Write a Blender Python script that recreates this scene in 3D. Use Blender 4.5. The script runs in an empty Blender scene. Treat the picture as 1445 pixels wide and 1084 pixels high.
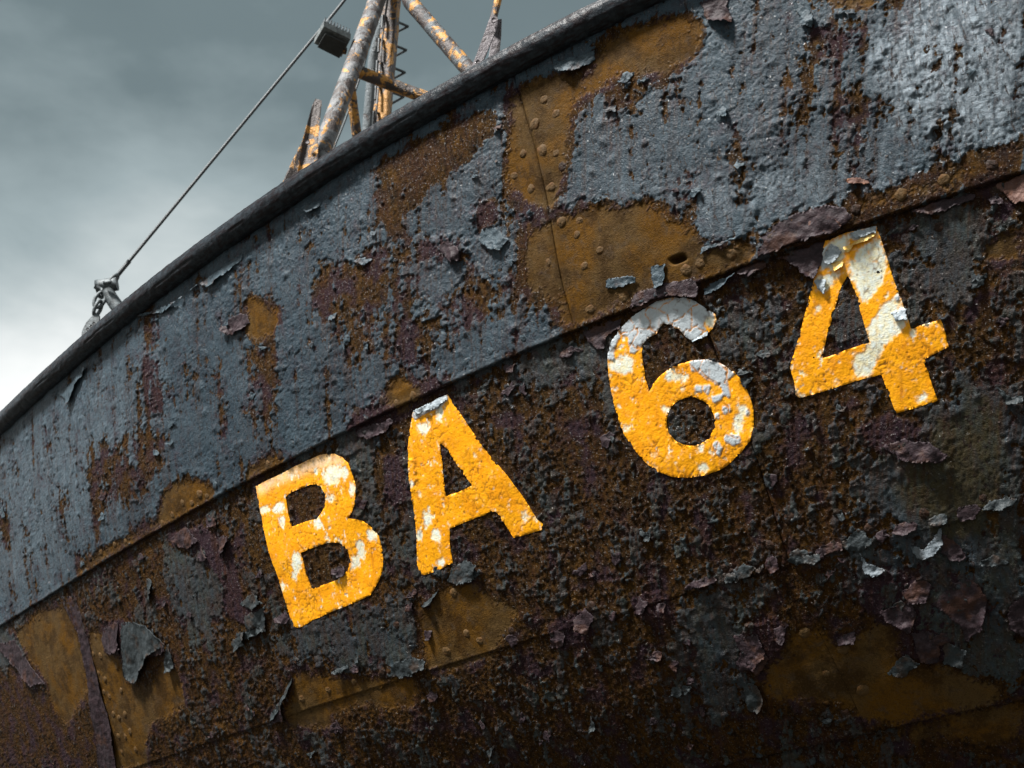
import bpy, math, json
import numpy as np
from mathutils import Vector, Matrix

scene = bpy.context.scene
COL = scene.collection
rng = np.random.RandomState(7)
RAD = math.radians

# ------------------------------------------------------------------ camera
cam_d = bpy.data.cameras.new('camera')
cam = bpy.data.objects.new('camera', cam_d)
COL.objects.link(cam)
cam.location = (0, 0, 1.6)
cam.rotation_euler = (RAD(90) + 0.4402, 0, 0)
cam_d.sensor_fit = 'HORIZONTAL'
cam_d.sensor_width = 36.0
cam_d.angle = RAD(40)
cam_d.clip_end = 2000
cam_d.dof.use_dof = True
cam_d.dof.focus_distance = 3.5
cam_d.dof.aperture_fstop = 9.0
scene.camera = cam

# ------------------------------------------------------------------ light
SUN_ELEV, SUN_AZ = RAD(51.5), RAD(50)        # azimuth measured from behind the camera to its left
scene.view_settings.view_transform = 'Standard'
scene.view_settings.look = 'None'
scene.view_settings.gamma = 1
scene.view_settings.use_curve_mapping = False
scene.view_settings.exposure = 1.46

world = bpy.data.worlds.new('World')
scene.world = world
world.use_nodes = True


class NT:
    """small helper for node trees"""
    def __init__(self, tree):
        self.t = tree
        self.n = tree.nodes
        self.l = tree.links
        self.n.clear()

    def node(self, kind, **kw):
        nd = self.n.new(kind)
        for k, v in kw.items():
            setattr(nd, k, v)
        return nd

    def put(self, sock, v):
        if hasattr(v, 'is_output'):
            self.l.new(v, sock)
        elif isinstance(v, (tuple, list)):
            sock.default_value = tuple(v) + ((1,) if len(v) == 3 and sock.type == 'RGBA' else ())
        else:
            sock.default_value = v

    def math(self, op, a, b=0.0, c=None, clamp=False):
        nd = self.node('ShaderNodeMath', operation=op, use_clamp=clamp)
        self.put(nd.inputs[0], a)
        self.put(nd.inputs[1], b)
        if c is not None:
            self.put(nd.inputs[2], c)
        return nd.outputs[0]

    def mix(self, f, a, b, blend='MIX'):
        nd = self.node('ShaderNodeMix', data_type='RGBA', blend_type=blend)
        self.put(nd.inputs[0], f)
        self.put(nd.inputs[6], a)
        self.put(nd.inputs[7], b)
        return nd.outputs[2]

    def noise(self, vec, scale, detail=4, rough=.55, dist=0.0):
        nd = self.node('ShaderNodeTexNoise')
        self.put(nd.inputs['Vector'], vec)
        nd.inputs['Scale'].default_value = scale
        nd.inputs['Detail'].default_value = detail
        nd.inputs['Roughness'].default_value = rough
        nd.inputs['Distortion'].default_value = dist
        return nd.outputs['Fac']

    def ramp(self, v, lo, hi, a=0.0, b=1.0):
        nd = self.node('ShaderNodeMapRange', interpolation_type='SMOOTHSTEP')
        self.put(nd.inputs[0], v)
        for i, x in enumerate((lo, hi, a, b)):
            nd.inputs[i + 1].default_value = x
        return nd.outputs[0]

    def scaled(self, vec, s):
        nd = self.node('ShaderNodeMapping')
        self.put(nd.inputs['Vector'], vec)
        nd.inputs['Scale'].default_value = s
        return nd.outputs[0]


w = NT(world.node_tree)
tc = w.node('ShaderNodeTexCoord').outputs['Generated']
sky = w.node('ShaderNodeTexSky')
sky.sky_type = 'NISHITA'
sky.sun_disc = False
sky.sun_elevation = SUN_ELEV
sky.sun_rotation = RAD(180) + SUN_AZ
bg_sky = w.node('ShaderNodeBackground')
w.put(bg_sky.inputs[0], sky.outputs[0])
bg_sky.inputs[1].default_value = 0.05
sep = w.node('ShaderNodeSeparateXYZ')
w.put(sep.inputs[0], tc)
n_big = w.noise(w.scaled(tc, (1.0, 1.0, 2.2)), 2.3, 5, .5, .3)
n_mid = w.noise(w.scaled(tc, (1.0, 1.0, 2.0)), 6.0, 5, .55, .2)
# a dark cloud deck that thins to a bright band above the horizon, lighter on the side of the bow
v = w.math('ADD', sep.outputs[2], w.math('MULTIPLY', w.math('SUBTRACT', n_big, .5), .30))
v = w.math('ADD', v, w.math('MULTIPLY', w.math('SUBTRACT', n_mid, .5), .15))
v = w.math('ADD', v, w.math('MULTIPLY', sep.outputs[0], -.10))
cr = w.node('ShaderNodeValToRGB')
w.put(cr.inputs[0], v)
els = cr.color_ramp.elements
SKY = [(0.05, (.10, .112, .115)), (0.22, (.20, .215, .215)), (0.35, (.40, .402, .395)), (0.39, (.395, .40, .395)), (0.45, (.305, .32, .32)), (0.50, (.205, .230, .234)), (0.555, (.132, .160, .167)), (0.635, (.064, .084, .090)), (0.88, (.041, .055, .061))]  # dimmed below the band, out of view, to cut light on the hull
els[0].position, els[0].color = SKY[0][0], SKY[0][1] + (1,)
els[1].position, els[1].color = SKY[-1][0], SKY[-1][1] + (1,)
for p, c in SKY[1:-1]:
    els.new(p).color = c + (1,)
bg_cl = w.node('ShaderNodeBackground')
w.put(bg_cl.inputs[0], cr.outputs[0])
bg_cl.inputs[1].default_value = 1.0
mx = w.node('ShaderNodeMixShader')
mx.inputs[0].default_value = 0.985
w.l.new(bg_sky.outputs[0], mx.inputs[1])
w.l.new(bg_cl.outputs[0], mx.inputs[2])
wo = w.node('ShaderNodeOutputWorld')
w.l.new(mx.outputs[0], wo.inputs[0])

sun_d = bpy.data.lights.new('sun', 'SUN')
sun_d.energy = 4.5
sun_d.angle = RAD(9)
sun_d.color = (1.0, .97, .93)
sun = bpy.data.objects.new('sun', sun_d)
COL.objects.link(sun)
to_sun = Vector((-math.sin(SUN_AZ) * math.cos(SUN_ELEV), -math.cos(SUN_AZ) * math.cos(SUN_ELEV), math.sin(SUN_ELEV)))
sun.rotation_euler = to_sun.to_track_quat('Z', 'Y').to_euler()

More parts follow.
